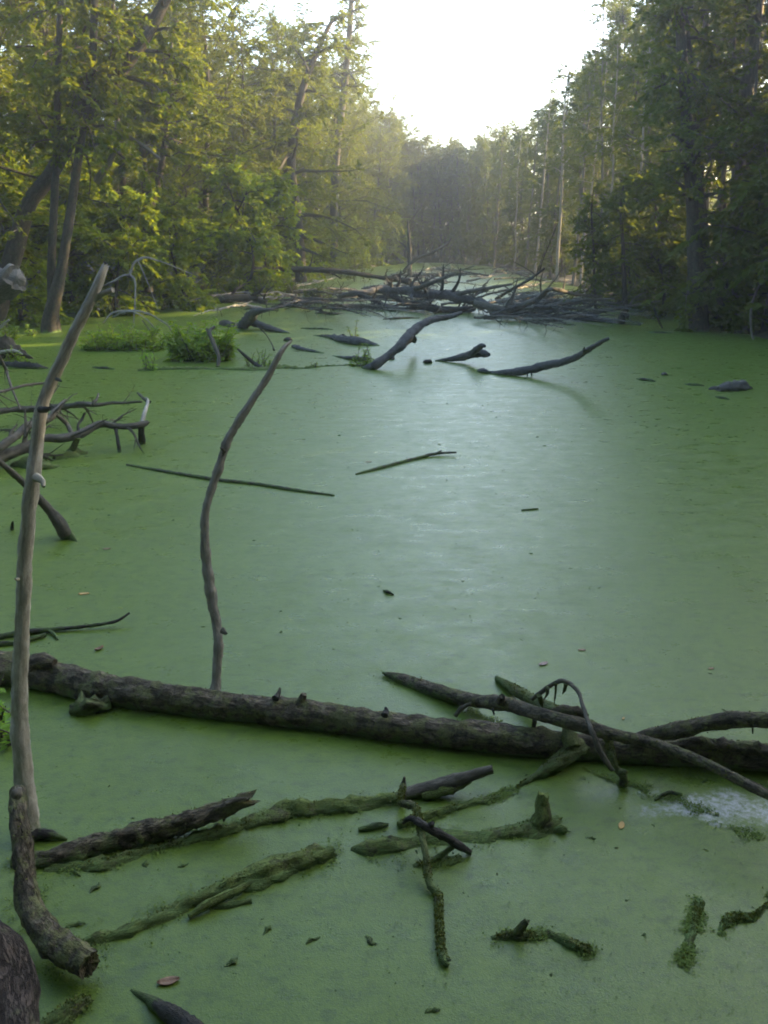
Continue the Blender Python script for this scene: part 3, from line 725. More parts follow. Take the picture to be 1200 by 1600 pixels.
wood('sunken_stick', 'small dark stick floating just left of the crossed twigs',
     [(560, 1296, 4, .006), (578, 1293, 6, .008), (594, 1290, 7, .008), (606, 1288, 3, .006)], 'dark', sides=10, rough=.4, lump=.4)
wood('dead_branch', 'long thin twig hanging straight down the picture with a knotted mossy lower end',
     [(630, 1226, 5, .12), (626, 1252, 6, .1), (640, 1258, 7, .11), (650, 1262, 7, .11), (654, 1280, 6, .11), (660, 1310, 6, .09), (665, 1335, 6, .07), (668, 1360, 7, .04), (672, 1385, 7, .02), (684, 1395, 7, .012), (686, 1430, 7, .012), (688, 1470, 6.5, .012), (693, 1500, 8, .012), (700, 1508, 4, .01)],
     'moss', sides=12, rough=.25, lump=.3, step=.012, kids=[('fork', [(693, 1498, 4, .015), (704, 1500, 2.5, .02)], 'dark'), ('fork', [(654, 1283, 6, .11), (640, 1278, 5, .1), (630, 1286, 3, .06)], 'dark')])
wood('dead_branch', 'short dark twig crossing the hanging twig and slanting to the right',
     [(650, 1282, 7, .12), (668, 1294, 7, .11), (690, 1305, 8, .08), (712, 1318, 8, .05), (735, 1332, 6, .01)], 'dark', sides=12, rough=.25, lump=.3,
     kids=[('fork', [(712, 1320, 5, .04), (690, 1335, 5, .02), (668, 1350, 4, .005)], 'moss'), ('knob', [(672, 1292, 8, .11), (676, 1286, 4, .13)], 'dark')])
wood('bark_chunk', 'flat wedge of sodden bark under the crossed twigs',
     [(645, 1352, 4, .002), (675, 1348, 11, .004), (705, 1342, 11, .006), (718, 1336, 4, .006)], 'soak', sides=22, rough=0.39, lump=.3, flat=.5)
wood('sunken_log', 'thick weed-coated log with an upright knob and rounded end, front middle',
     [(548, 1326, 5, .0), (572, 1328, 18, .0), (600, 1327, 23, -.004), (650, 1318, 22, -.014), (720, 1314, 22, -.018), (780, 1308, 22, -.012), (830, 1298, 22, -.004), (868, 1294, 20, -.008)], 'soak', sides=34, rough=0.36, lump=.25,
     kids=[('knob', [(838, 1290, 16, .01), (848, 1275, 15, .04), (846, 1258, 13, .07), (848, 1244, 11, .1)], 'soak', dict(sides=16, rough=.25)),
           ('knob', [(868, 1298, 8, .0), (880, 1296, 9, .012), (884, 1295, 4, .014)], 'soak', dict(sides=12, rough=.2))])
wood('sunken_log', 'moss-furred half-sunk log split along its length, front left below the broken log',
     [(118, 1478, 14, -.012), (150, 1474, 20, -.006), (200, 1458, 17, -.006), (270, 1425, 17, -.004), (340, 1393, 20, .0), (400, 1370, 24, .004), (460, 1348, 24, .008), (500, 1334, 20, .01), (520, 1330, 10, .01)], 'soak', sides=36, rough=0.45, lump=.3,
     kids=[('slab', [(295, 1432, 5, .012), (330, 1410, 8, .022), (370, 1392, 7, .022), (392, 1378, 4, .02)], 'soak', dict(rough=.4)),
           ('slab', [(318, 1418, 4, .0), (350, 1416, 9, .0), (392, 1408, 5, .002)], 'soak', dict(rough=.4))])
wood('stump_branch', 'bent mossy branch with a sawn round end at the lower left corner',
     [(28, 1236, 15, .28), (30, 1280, 18, .26), (36, 1330, 20, .2), (40, 1380, 22, .14), (50, 1425, 26, .1), (75, 1460, 30, .08), (105, 1485, 31, .07), (138, 1508, 26, .06)], 'log', sides=36, rough=.2, lump=.22, splinter=.4, step=.012,
     kids=[('wood_scar', st([(24, 1246, 9), (28, 1238, 11), (31, 1232, 4)], 2.32, 2.33), 'pale')])
wood('log_end', 'thick dark-barked log end cut off by the bottom left corner',
     [(-30, 1455, 38, .28), (0, 1490, 44, .26), (15, 1540, 48, .22), (20, 1600, 48, .2), (20, 1680, 50, .18)], 'brownbark', sides=40, rough=.16, lump=.15, step=.02)
wood('sunken_branch', 'dark branch poking up out of the water at the bottom edge',
     [(205, 1548, 4, -.004), (232, 1562, 9, .004), (258, 1580, 16, .02), (290, 1602, 18, .04), (340, 1640, 18, .05)], 'dark', sides=16, rough=.25, lump=.3)
wood('sunken_branch', 'dim mossy branch beside the log end in the bottom left corner',
     [(60, 1610, 12, .0), (90, 1590, 18, .01), (115, 1572, 14, .015), (140, 1560, 6, .01)], 'soak', sides=22, rough=0.39, lump=.35)
wood('sunken_branch', 'small mossy branch with a raised knob floating alone, front right of centre',
     [(768, 1466, 4, .0), (790, 1461, 8, .006), (812, 1460, 10, .008), (835, 1463, 7, .0), (858, 1460, 8, .002), (885, 1470, 9, .008), (912, 1482, 8, .008), (922, 1484, 3, .006)], 'soak', sides=22, rough=0.39, lump=.4,
     kids=[('knob', [(808, 1460, 8, .01), (815, 1449, 8, .04), (822, 1440, 6, .06)], 'soak', dict(rough=.3))])
wood('sunken_stick', 'straight flat-cut stick lying just under the duckweed, lower right',
     [(1094, 1408, 8, .002), (1085, 1440, 9, -.002), (1076, 1475, 9, -.004), (1064, 1516, 6, -.006)], 'soak', sides=20, rough=0.26, lump=.2)
wood('sunken_stick', 'sunken twig with a ragged knot at the right edge',
     [(1124, 1455, 3, .0), (1136, 1440, 9, .004), (1152, 1432, 10, .004), (1172, 1435, 7, .002), (1192, 1420, 3, .0), (1215, 1396, 3, .0)], 'soak', sides=18, rough=0.52, lump=.4)
wood('dead_branch', 'dark root-like branch beside the base of the tall grey pole',
     [(20, 1318, 12, .01), (55, 1305, 12, .02), (80, 1304, 9, .02), (104, 1312, 4, .0)], 'dark', sides=12, rough=.3, lump=.3)
wood('dead_branch', 'curled dark twig floating on the water below the thin pole',
     [(1024, 1250, 2, .004), (1034, 1242, 3, .01), (1048, 1238, 4, .012), (1064, 1241, 3, .008)], 'dark', sides=7)

# ------------------------------------------------------------------ left edge
wood('dead_branch', 'forked twigs floating behind the left end of the long log',
     [(-30, 1000, 6, .01), (40, 988, 6, .015), (100, 982, 4, .015), (140, 978, 3.5, .02), (180, 971, 3, .03), (202, 958, 2, .06)], 'dark', sides=8, kids=[
         ('fork', [(-20, 1008, 6, .01), (30, 1003, 5, .01), (70, 992, 4, .012)], 'dark'), ('fork', [(76, 985, 3, .015), (84, 990, 3, .012), (90, 999, 1.5, .005)], 'dark')])
wood('dead_branch', 'straight pole slanting into the water at the left with a widened foot',
     [(-40, 690, 6, .75), (0, 722, 6, .6), (40, 757, 6.5, .42), (66, 785, 8, .28), (84, 805, 11, .18), (98, 826, 13, .08), (108, 840, 12, -.01)], 'greydark', sides=10, kids=[
         ('foot', [(92, 815, 10, .1), (108, 834, 8, .03), (120, 847, 2, -.005)], 'moss')])
wood('dead_branch', 'upper bare limb of the tangle at the left edge, thin and kinked',
     [(-60, 648, 8, .25), (0, 642, 6, .22), (60, 638, 6, .2), (100, 634, 5.5, .22), (140, 632, 5, .26), (170, 630, 3, .26), (200, 628, 2.5, .26), (222, 629, 2, .26)], 'greydark', sides=10, wob=.9, twigs=(9, .55, 1, .15, .2, .12),
     kids=[('fork', [(140, 634, 4, .25), (150, 625, 3, .3), (154, 615, 1.5, .35)], 'greydark'), ('fork', [(215, 614, 2, .36), (226, 624, 3, .32), (234, 628, 3, .3)], 'greydark')])
wood('dead_branch', 'lower thick limb of the tangle at the left edge, resting on its own stubs',
     [(-50, 730, 16, .08), (0, 715, 12, .1), (40, 700, 10, .14), (70, 685, 8, .2), (100, 683, 8, .2), (125, 679, 8, .2), (155, 663, 7, .26), (180, 666, 6.5, .23), (205, 667, 6, .22), (225, 662, 6, .23), (233, 658, 3, .25)], 'greydark', sides=14,
     wob=.8, twigs=(7, .55, 1, .1, .15, .12), kids=[
         ('stub', [(220, 664, 6, .22), (221, 678, 6, .12), (222, 694, 7, -.01)], 'dark'), ('stub', [(221, 662, 4, .23), (226, 645, 4, .32), (231, 627, 3, .4), (228, 622, 2, .43)], 'grey'),
         ('stub', [(181, 670, 3.5, .21), (184, 688, 3, .11), (187, 708, 3.5, -.01)], 'dark'), ('stub', [(122, 684, 5, .18), (116, 698, 6, .09), (108, 712, 9, .0)], 'soak')])
wood('dead_branch', 'middle limb of the tangle at the left edge, running up to a knot of twigs',
     [(-40, 720, 9, .12), (10, 694, 8, .22), (40, 668, 7, .3), (75, 655, 7, .3), (88, 640, 6, .36), (100, 625, 3, .42)], 'greydark', sides=10, wob=.9, twigs=(9, .5, 1, .1, .2, .1), kids=[
         ('fork', [(88, 648, 4, .32), (104, 662, 4, .22), (112, 678, 4, .14)], 'greydark'), ('fork', [(124, 680, 3, .2), (122, 664, 2.5, .28), (128, 655, 2.5, .32), (132, 645, 1.5, .38)], 'dark')])
wood('dead_branch', 'thin twigs slanting across the left edge above the tangle',
     [(-40, 612, 3, .5), (0, 612, 3, .42), (40, 602, 2.5, .45), (75, 598, 2, .45)], 'twig', sides=6, twigs=(6, .4, 1, .2, .2))
wood('dead_branch', 'thin drooping twig at the far left edge',
     [(-10, 540, 3, .9), (8, 575, 3, .6), (16, 600, 2.5, .45), (26, 625, 2, .3), (32, 640, 1.5, .22)], 'twig', sides=6, twigs=(4, .3, 1, .0, .2))
wood('mud_clump', 'low mossy mud clump beside the tangle at the left edge',
     [(84, 718, 6, .0), (105, 712, 12, .01), (122, 708, 12, .01), (136, 709, 4, .0)], 'soak', sides=22, rough=0.45, lump=.35)
wood('mud_clump', 'low sodden mound behind the tall grey pole at the left',
     [(20, 727, 8, .0), (45, 725, 14, .02), (75, 728, 12, .02), (90, 728, 4, .0)], 'soak', sides=22, rough=0.45, lump=.35)
wood('mud_clump', 'dark low clump of sodden wood at the far left near the bushes',
     [(0, 568, 4, .02), (25, 571, 7, .03), (55, 573, 8, .03), (75, 576, 3, .0)], 'dark', sides=10, rough=.4, lump=.4)
wood('stump', 'small dark stump tip poking from the water at the left edge',
     [(19, 830, 4, -.02), (19, 822, 3.5, .04), (20, 815, 1.5, .09)], 'dark', sides=8)
wood('dead_branch', 'arching bare twig like a hook hanging over the water left of the submerged bush',
     st([(165, 447, 1.80), (190, 432, 1.80), (203, 428, 2.10), (208, 414, 2.40), (218, 405, 2.40), (232, 403, 1.80), (255, 410, 1.20), (300, 428, 0.90)], 19.5, 19.7), 'pole2', sides=7, wob=.6, kids=[
         ('fork', st([(203, 428, 2.10), (211, 440, 1.80), (211, 470, 1.50), (209, 500, 1.20), (208, 545, 0.90)], 19.5, 19.3), 'pole2'),
         ('fork', st([(216, 408, 1.20), (228, 435, 0.90), (238, 460, 0.90), (248, 485, 0.72)], 19.5, 19.4), 'pole2'),
         ('fork', st([(178, 440, 1.20), (160, 447, 1.20), (140, 456, 0.90), (136, 462, 0.60)], 19.5, 19.4), 'twig')])
wood('dead_branch', 'pale twigs arching low from the left over the weeds in front of the bank',
     st([(160, 505, 1.20), (175, 490, 1.80), (195, 486, 2.10), (225, 488, 1.80), (250, 500, 1.80), (265, 512, 1.80), (270, 522, 0.90)], 18.0, 18.3), 'pole2', sides=7, wob=.6, kids=[
         ('fork', st([(176, 496, 1.20), (190, 489, 1.50), (210, 488, 1.50), (235, 505, 1.20), (258, 540, 0.90), (268, 566, 1.20)], 17.8, 17.2), 'pole2'),
         ('fork', st([(222, 500, 1.20), (235, 518, 1.20), (240, 525, 0.60)], 18.1, 18.0), 'greydark')])
wood('dead_branch', 'leaning dead branch with a broken elbow standing in front of the submerged bush',
     st([(341, 573, 4), (341, 555, 4), (333, 535, 4), (327, 518, 3.5), (335, 511, 3)], 14.6, 14.9), 'greydark', sides=8, kids=[('fork', st([(327, 518, 3), (322, 514, 2)], 14.9, 14.9), 'greydark')])
wood('snapped_log', 'broken pale-ended trunk jutting in from the left border',
     st([(-90, 500, 32), (-50, 478, 31), (-10, 452, 29), (22, 437, 26)], 15.3, 14.7), 'greydark', sides=24, rough=.1, lump=.14, kids=[
         ('rotten_face', st([(-12, 452, 24), (6, 443, 27), (16, 439, 26), (21, 437, 22), (24, 435, 14), (25, 434.5, 4)], 14.86, 14.62), 'pale', dict(sides=26, rough=.3, lump=.3, splinter=0, step=.03))])
wood('mud_clump', 'dark mound of earth and roots beneath the snapped log at the left border',
     st([(-60, 550, 16), (-20, 545, 22), (20, 550, 14), (40, 556, 7), (52, 560, 2)], 15.6, 15.2), 'trunk', sides=26, rough=.7, lump=.6, step=.05, splinter=0, kids=[('root', st([(-10, 552, 3), (20, 548, 3), (35, 553, 1.5)], 15, 15), 'grey'), ('root', st([(0, 512, 3), (14, 500, 2)], 15.2, 15.2), 'grey')])

# ------------------------------------------------------------------ sticks on the open water and the driftwood
wood('floating_stick', 'long straight stick floating behind the bent sapling',
     [(198, 726, 2, .006), (250, 735, 3, .01), (330, 748, 3.5, .012), (400, 756, 3.5, .01), (460, 766, 4, .006), (522, 774, 2, .004)], 'greydark', sides=8)
wood('floating_stick', 'slim stick floating alone in mid water',
     [(556, 741, 2, .003), (590, 732, 3.5, .008), (640, 719, 3.5, .008), (680, 709, 3, .02), (712, 707, 2, .03)], 'greydark', sides=8, kids=[('stub', [(680, 709, 2, .02), (690, 704, 1.2, .05)], 'greydark')])
wood('floating_stick', 'small faint stick at the far side of mid water', [(815, 797, 2, .004), (828, 796, 2, .005), (840, 795, 2, .004)], 'greydark', sides=7)
wood('floating_stick', 'short dark stick floating in the middle of the pond', [(599, 922, 1.5, .006), (606, 925, 3.5, .01), (615, 929, 1.5, .005)], 'dark', sides=8)
DW = 'driftwood'
wood(DW, 'long bent driftwood limb rising from the water with a flattened broken middle',
     [(566, 576, 4, -.02), (583, 572, 9, .06), (603, 558, 8, .18), (620, 545, 8, .3), (632, 533, 10, .4), (648, 515, 9, .54), (664, 504, 7, .62), (682, 498, 6, .62), (705, 494, 5, .6), (720, 489, 3, .62)], 'drift', sides=18, rough=.2, lump=.3, splinter=1.6, kids=[
         ('stub', [(640, 522, 8, .45), (646, 530, 6, .3), (648, 534, 3, .2)], 'drift'), ('stub', [(612, 556, 5, .2), (612, 560, 2, .15)], 'drift')])
wood(DW, 'forked driftwood piece with a split upturned end like a fish tail',
     [(680, 564, 1.5, .0), (705, 561, 5, .05), (728, 556, 8, .12), (745, 551, 9, .2), (757, 553, 7, .2), (763, 554, 4, .2)], 'drift', sides=14, kids=[
         ('fork', [(735, 553, 6, .18), (746, 545, 6, .3), (753, 540, 5, .38), (757, 541, 3, .38)], 'drift')])
wood(DW, 'curved driftwood limb with its thin end lifted toward the right',
     [(755, 580, 2, .0), (775, 583, 4, .02), (800, 582, 8, .05), (825, 578, 8, .1), (850, 572, 8, .18), (880, 565, 7, .28), (900, 558, 6.5, .38), (922, 545, 5, .55), (940, 534, 4, .7), (951, 529, 3, .75)], 'drift', sides=14, kids=[
         ('root', [(824, 582, 2, .06), (824, 589, 1, -.01)], 'drift'), ('root', [(830, 581, 2, .06), (831, 588, 1, -.01)], 'drift'), ('knob', [(747, 580, 3, .0), (756, 579, 5, .04), (764, 582, 3, .02)], 'drift'), ('stub', [(912, 548, 3, .5), (913, 544, 2, .58)], 'drift')])
wood(DW, 'low dark driftwood plank with a plant growing on it',
     [(490, 524, 1, .0), (515, 526, 4, .03), (535, 530, 7, .06), (555, 533, 8, .07), (575, 537, 7, .03), (592, 542, 3, -.02)], 'drift', sides=16, rough=.35, lump=.4, step=.035, kids=[('knob', [(533, 526, 4, .08), (537, 523, 2, .13)], 'drift')])
wood(DW, 'dark driftwood stump shaped like a beak, its point to the upper right',
     [(362, 514, 5, .0), (378, 508, 10, .08), (390, 497, 10, .28), (400, 487, 8, .48), (412, 484, 4, .55), (430, 484, 1.5, .55)], 'drift', sides=16, rough=.35, lump=.4, step=.035, kids=[
         ('slab', [(388, 500, 8, .2), (402, 506, 7, .12), (425, 514, 6, .06), (452, 521, 2, .0)], 'drift'), ('stub', [(347, 507, 8, .0), (356, 507, 8, .05), (364, 508, 5, .06)], 'drift')])
wood(DW, 'slim tapering driftwood stick with a thick left end, left of mid water',
     [(459, 541, 4, .03), (470, 545, 4.5, .03), (485, 548, 3, .02), (505, 552, 1.5, .0)], 'drift', sides=16, rough=.35, lump=.4, step=.035)
wood(DW, 'short thin driftwood stick leading to the tuft of leaves by the bent limb',
     [(520, 556, 1, .0), (540, 559, 3, .02), (556, 560, 5, .04), (575, 563, 6, .02)], 'drift', sides=16, rough=.35, lump=.4, step=.035)
wood('sunken_log', 'long low weedy log line lying across the water at the left of mid pond',
     [(215, 579, 4, .0), (260, 577, 5, .0), (330, 577, 4, .0), (400, 577, 5, .01), (440, 574, 6, .01), (470, 576, 5, .0), (500, 573, 3, .0), (545, 571, 3, .0), (580, 572, 2, .0)], 'soak', sides=18, rough=0.65, lump=.5)
wood('dead_branch', 'short stick slanting up from the low weedy log line',
     [(371, 545, 2, .3), (382, 555, 3, .2), (395, 566, 4, .08), (412, 578, 5, -.01)], 'dark', sides=8)
wood('dead_branch', 'thin twig with a dark bead-like end hanging over mid water',
     st([(400, 508, 1), (415, 522, 1), (425, 538, 1.2), (428, 547, 2)], 17, 16.2), 'dark', sides=6)
for px, py, r, lab in ((450, 531, 6, 'dark knob of driftwood floating behind the tip of the bent sapling'), (611, 559, 5, 'small round knob of wood beside the bent driftwood limb'), (668, 565, 6, 'dark lump at the thin end of the forked driftwood'), (1038, 584, 4, 'small pale stone in the duckweed, right of mid water')):
    wood('wood_lump' if 'stone' not in lab else 'stone', lab, [(px-r, py+1, r*.4, .0), (px-r*.3, py, r*.7, .03), (px+r*.5, py, r*.7, .03), (px+r, py+1, r*.3, .01)], 'dark' if 'stone' not in lab else 'stone', sides=10, rough=.3, lump=.4)
wood('boulder', 'grey lumpy boulder half out of the duckweed at the right',
     [(1122, 609, 6, .02), (1135, 608, 11, .02), (1150, 605, 13, .04), (1164, 606, 10, .02), (1172, 607, 5, .0)], 'stone', sides=26, rough=.45, lump=.45, step=.03)
wood('stone', 'small flat stone touching the left side of the lumpy boulder', [(1108, 608, 2, .01), (1116, 607, 5, .015), (1126, 607, 4, .01)], 'stone', sides=10, rough=.3)
for px0, py0, px1, py1, r, lab in ((995, 592, 1024, 596, 3, 'flat sliver of bark floating left of the boulder'), (1070, 600, 1100, 603, 2.5, 'thin dark stick floating just left of the boulder'), (1118, 620, 1140, 624, 2.5, 'short dark stick in front of the boulder'), (145, 574, 178, 577, 3, 'thin dark stick floating left of the weedy log line'), (535, 437+25, 560, 470, 2, 'pale sliver floating in front of the fallen crown'), (470, 513, 520, 515, 2, 'dark thin stick floating beside the beak-shaped stump'), (880, 507, 900, 509, 2, 'thin stick by the tips of the fallen branches'), (598, 499, 655, 497, 3, 'long flat stick floating in front of the fallen crown'), (1010, 519, 1050, 521, 2, 'thin stick floating off the jagged stump')):
    wood('floating_stick', lab, [(px0, py0, r*.5, .004), ((px0*2+px1)/3, (py0*2+py1)/3, r, .012), ((px0+px1*2)/3, (py0+py1*2)/3-.5, r, .012), (px1, py1, r*.5, .004)], 'dark', sides=7)
wood('stump', 'little jagged dark stump standing in the water at the right bank',
     [(971, 508, 8, -.05), (971, 498, 7, .15), (972, 490, 3, .35)], 'dark', sides=10, rough=.3, lump=.3, splinter=2)
wood('stump', 'thin black stake standing in the water near the right bank', [(1066, 507, 2.5, -.05), (1067, 495, 2.2, .2), (1067, 486, 1.5, .4)], 'dark', sides=7)
wood('dead_branch', 'thin bare twig arching down into the water at the right border',
     st([(1195, 430, 1.5), (1182, 455, 2), (1174, 480, 2), (1173, 510, 2), (1178, 535, 2)], 19.5, 18.6), 'trunkpale', sides=6)
wood('dead_branch', 'thin bent twig leaning in the duckweed right of the thin saplings', [(1022, 482, 2, .5), (1028, 498, 2, .25), (1035, 513, 2, .0)], 'dark', sides=6)
wood('stump', 'short pale stump far back in front of the dark trees', [(725, 412, 4, -.05), (725, 405, 4, .5), (725, 400, 3.5, .8)], 'pale', sides=9)

# ------------------------------------------------------------------ the fallen crown across the channel
FT = 'fallen_tree'
wood(FT, 'big fallen bare tree lying across the channel with its forked limbs spread to the right',
     [(530, 464, 4, .3), (560, 460, 6, .4), (600, 452, 7, .5), (640, 456, 8, .5), (690, 463, 9, .42), (730, 469, 8, .35), (765, 478, 7, .25), (800, 489, 5, .1), (860, 495, 6, .05), (930, 500, 5, .05), (1000, 509, 3, .0)], 'drift', sides=18, rough=.25, lump=.4, wob=.7, twigs=(14, 1.2, 1, .35, .15), kids=[
         ('branch', [(700, 464, 5, .4), (735, 455, 4, .6), (770, 449, 3, .7), (800, 444, 2, .8)], 'greydark', dict(twigs=(5, .9, 1, .3, .25))),
         ('branch', [(640, 455, 5, .5), (672, 443, 4, .8), (700, 432, 3, 1.0), (715, 428, 2, 1.1)], 'greydark', dict(twigs=(5, .9, 1, .3, .25))),
         ('branch', [(740, 474, 7, .4), (790, 484, 6, .25), (850, 480, 5, .3), (900, 470, 4, .5), (960, 467, 2, .55)], 'greydark', dict(twigs=(7, 1.1, 1, .4, .2))),
         ('branch', [(780, 487, 6, .2), (835, 470, 5, .5), (860, 452, 4, .9), (900, 460, 3, .7), (940, 463, 2, .6)], 'greydark', dict(twigs=(6, 1.0, 1, .4, .2))),
         ('branch', [(790, 488, 6, .1), (850, 500, 5, .05), (920, 490, 4, .2), (985, 478, 2.5, .4), (1030, 470, 1.5, .5)], 'greydark', dict(twigs=(8, 1.1, 1, .4, .2))),
         ('branch', [(600, 456, 6, .4), (640, 474, 5, .2), (690, 484, 7, .1), (740, 482, 5, .12)], 'dark', dict(twigs=(5, .8, 1, .3, .2))),
         ('branch', [(560, 460, 5, .4), (590, 472, 4, .2), (615, 486, 4, .02)], 'dark', dict(twigs=(4, .6, 1, .1, .2)))])
wood('fallen_log', 'horizontal mossy fallen trunk with green growth on top, left behind the bare fallen tree',
     [(395, 424, 7, .9), (430, 421, 5, .9), (480, 421, 5.5, .9), (540, 425, 5, .8), (590, 433, 4, .6), (640, 440, 6, .5)], 'trunk', sides=14, twigs=(8, .9, 1, .4, .2))
wood('fallen_log', 'lower dark fallen trunk lying at the waterline in front of the fallen crown',
     [(520, 480, 6, .1), (560, 478, 3.5, .1), (620, 482, 3.5, .08), (680, 483, 3, .05), (735, 487, 5, .02)], 'dark', sides=14, twigs=(7, .7, 1, .3, .2))
wood('fallen_log', 'short thick fallen trunk resting by the bank left of the fallen crown',
     [(335, 470, 6, .2), (360, 467, 8, .25), (390, 466, 8, .25), (415, 472, 5, .15)], 'trunk', sides=12, twigs=(5, .8, 1, .5, .2))
wood('dead_branch', 'pale bare limb slanting up to the right in the middle of the fallen crown',
     [(655, 448, 3, .4), (690, 434, 2.5, .6), (715, 424, 2, .9), (740, 416, 1.2, 1.1)], 'pole2', sides=8, twigs=(6, .8, 1, .3, .2))
wood('dead_branch', 'long thin dead limb pointing up right over the open water beyond the fallen crown',
     [(775, 467, 3, .05), (800, 452, 3, .5), (825, 438, 2.5, 1.0), (850, 420, 2, 1.7)], 'dark', sides=7, twigs=(4, .9, 1, .3, .2))
wood('dead_branch', 'snapped upright limb with orange sunlit tip standing over the fallen crown',
     st([(640, 430, 4), (640, 400, 4), (639, 375, 3), (637, 345, 2)], 40, 40), 'trunkpale', sides=7, twigs=(7, 1.0, 1, .5, .1))
wood('dead_branch', 'bare limb bending right above the fallen crown with a sunlit tip',
     st([(630, 425, 3.5), (650, 405, 3), (680, 392, 2.5), (700, 380, 2), (705, 372, 1)], 37, 37), 'trunkpale', sides=7, twigs=(6, .8, 1, .4, .1))
rs = np.random.RandomState(77)
for k in range(104):
    if k < 34:      # thin tips fanning out over the open water
        px = rs.uniform(735, 860); py = rs.uniform(466, 500); dx = rs.uniform(80, 210); dy = rs.uniform(-30, 16); z0 = rs.uniform(0, .2); z1 = rs.uniform(0, .6)
    elif k >= 84:
        px = rs.uniform(395, 560); py = rs.uniform(440, 488); dx = rs.uniform(40, 120)*(1 if rs.rand() < .5 else -1); dy = rs.normal()*8; z0 = rs.uniform(0, .1); z1 = rs.uniform(0, .6)
    else:
        far = k % 3 == 0
        px = rs.uniform(600, 790) if far else rs.uniform(400, 800); py = rs.uniform(420, 447) if far else rs.uniform(440, 487)
        dx = rs.uniform(45, 140)*(1 if rs.rand() < .75 else -1); dy = rs.normal()*9 - 2; z0 = rs.uniform(0, .15); z1 = rs.uniform(0, .5)
    r = rs.uniform(1.0, 2.3)
    P, R = pts3([(px, py, r, z0), (px+dx*.3, py+dy*.2-rs.uniform(0, 6), r*.9, (z0+z1)/2), (px+dx*.65, py+dy*.6-rs.uniform(0, 6), r*.7, z1*.8), (px+dx, py+dy, r*.3, z1)])
    mb = MB(); pp, rr = rod(mb, P, R, 7, .2, .4, wob=1.2); forks(mb, pp, rr, 7, .7, rs, 1, .2, .1, .1)
    org = P[0].copy(); org[2] = 0
    o = mb.build('dead_branch', M[('drift', 'greydark', 'pole2', 'drift')[k % 4]], None, org)
    tag(o, 'bare dead branch tangled in the fallen crown across the channel', 'branch', 'dead branches tangled in the fallen crown')
for k in range(14):
    px = rs.uniform(320, 640); py = rs.uniform(455, 495); r = rs.uniform(2, 4)
    wood('floating_stick', 'dark stick on the scummy water in front of the fallen crown', [(px, py, r*.5, .0), (px+12, py-1, r, .02), (px+28, py+rs.uniform(-2, 2), r, .02), (px+rs.uniform(36, 60), py+rs.uniform(-3, 3), r*.4, .0)], 'dark', 'dark sticks floating in front of the fallen crown', sides=6)

# ------------------------------------------------------------------ plants in and by the water
def clump(name, label, x0, x1, yb, height_px, n, Lf, Wf, mat, cat, group=None, depth=.5, lv=26, seed=0, lean=.35):
    """a clump of leafy stems rising from the water between two picture columns"""
    rs = np.random.RandomState(int(abs(x0)*7 + yb)); mb = MB(); acc = [[], [], [], [], []]
    c, t = at((x0+x1)/2, yb, z=0); Wd = (x1-x0)/2*t/FPX; Hh = height_px*t/FPX
    for k in range(n):
        u = rs.uniform(-1, 1); b = c + np.array((u*Wd*.8, rs.uniform(-depth, depth)*.8, -.03))
        hh = Hh*(1-.55*u*u)*rs.uniform(.35, 1.1)
        e = b + np.array((rs.normal()*lean*hh*.6 + u*hh*.25, rs.normal()*lean*hh*.5, hh)); md = (b+e)/2 + np.array((rs.normal()*.04, 0, hh*.08))
        P, R = spline([b, md, e], [.008, .006, .003], hh/5+.01)
        tube(mb, P, R, 4, mat=1, caps=(False, False))
        f = rs.uniform(.12, 1.0, lv); idx = np.minimum((f*(len(P)-1)).astype(int), len(P)-2)
        p = P[idx] + (P[idx+1]-P[idx])*((f*(len(P)-1)-idx)[:, None])
        a = rs.uniform(0, 6.28, lv); ax = np.stack([np.cos(a), np.sin(a), rs.uniform(-.4, .6, lv)], 1)
        nm = np.stack([-np.cos(a)*.5, -np.sin(a)*.5, np.ones(lv)], 1) + rs.normal(size=(lv, 3))*.3
        sz = rs.uniform(.6, 1.25, lv)*(1.1-.4*f)
        for A, x in zip(acc, (p, ax, nm, Lf*sz, Wf*sz)): A.append(x)
    mbl = MB(); leaves(mbl, *[np.concatenate(a) for a in acc])
    o = mb.build('stem', [M['twig'], M['twig']], None, (c[0], c[1], 0)); o.name = name
    tag(o, label, cat, group)
    mbl.build('foliage', M[mat], o, (c[0], c[1], 0), smooth=False)
    return o
clump('water_bush', 'rounded green bush standing in the water at the left', 262, 368, 562, 66, 60, .15, .07, 'weed', 'bush', depth=.4, lv=38, lean=.55)
clump('water_weeds', 'wide band of low green weeds left of the rounded water bush', 124, 268, 545, 42, 80, .13, .055, 'weed', 'plant', depth=.5, lv=26, lean=.6)
clump('water_weeds', 'narrow upright weed tuft in front of the band of low weeds', 220, 245, 578, 38, 9, .09, .03, 'bright', 'plant', depth=.1, lv=16)
clump('water_weeds', 'thin weed tuft growing on the low weedy log line', 380, 425, 572, 34, 16, .06, .026, 'weed', 'plant', depth=.15, lv=20)
clump('water_weeds', 'leafy tuft at the foot of the bent driftwood limb', 552, 585, 572, 38, 14, .075, .035, 'weed', 'plant', depth=.12, lv=24)
clump('water_weeds', 'single leafy shoot growing on the low driftwood plank', 547, 560, 528, 32, 3, .08, .04, 'weed', 'plant', depth=.05, lv=18, lean=.12)
clump('water_weeds', 'tiny tuft on the log line between the sapling tip and the driftwood', 485, 500, 574, 12, 5, .05, .025, 'weed', 'plant', depth=.05, lv=12)
clump('water_weeds', 'green weed tuft at the far left edge', 4, 42, 568, 38, 14, .08, .035, 'weed', 'plant', depth=.2, lv=20)
clump('water_weeds', 'small leafy plant under the broken trunk at the left border', 0, 30, 530, 44, 12, .1, .045, 'weed', 'plant', depth=.2, lv=20)
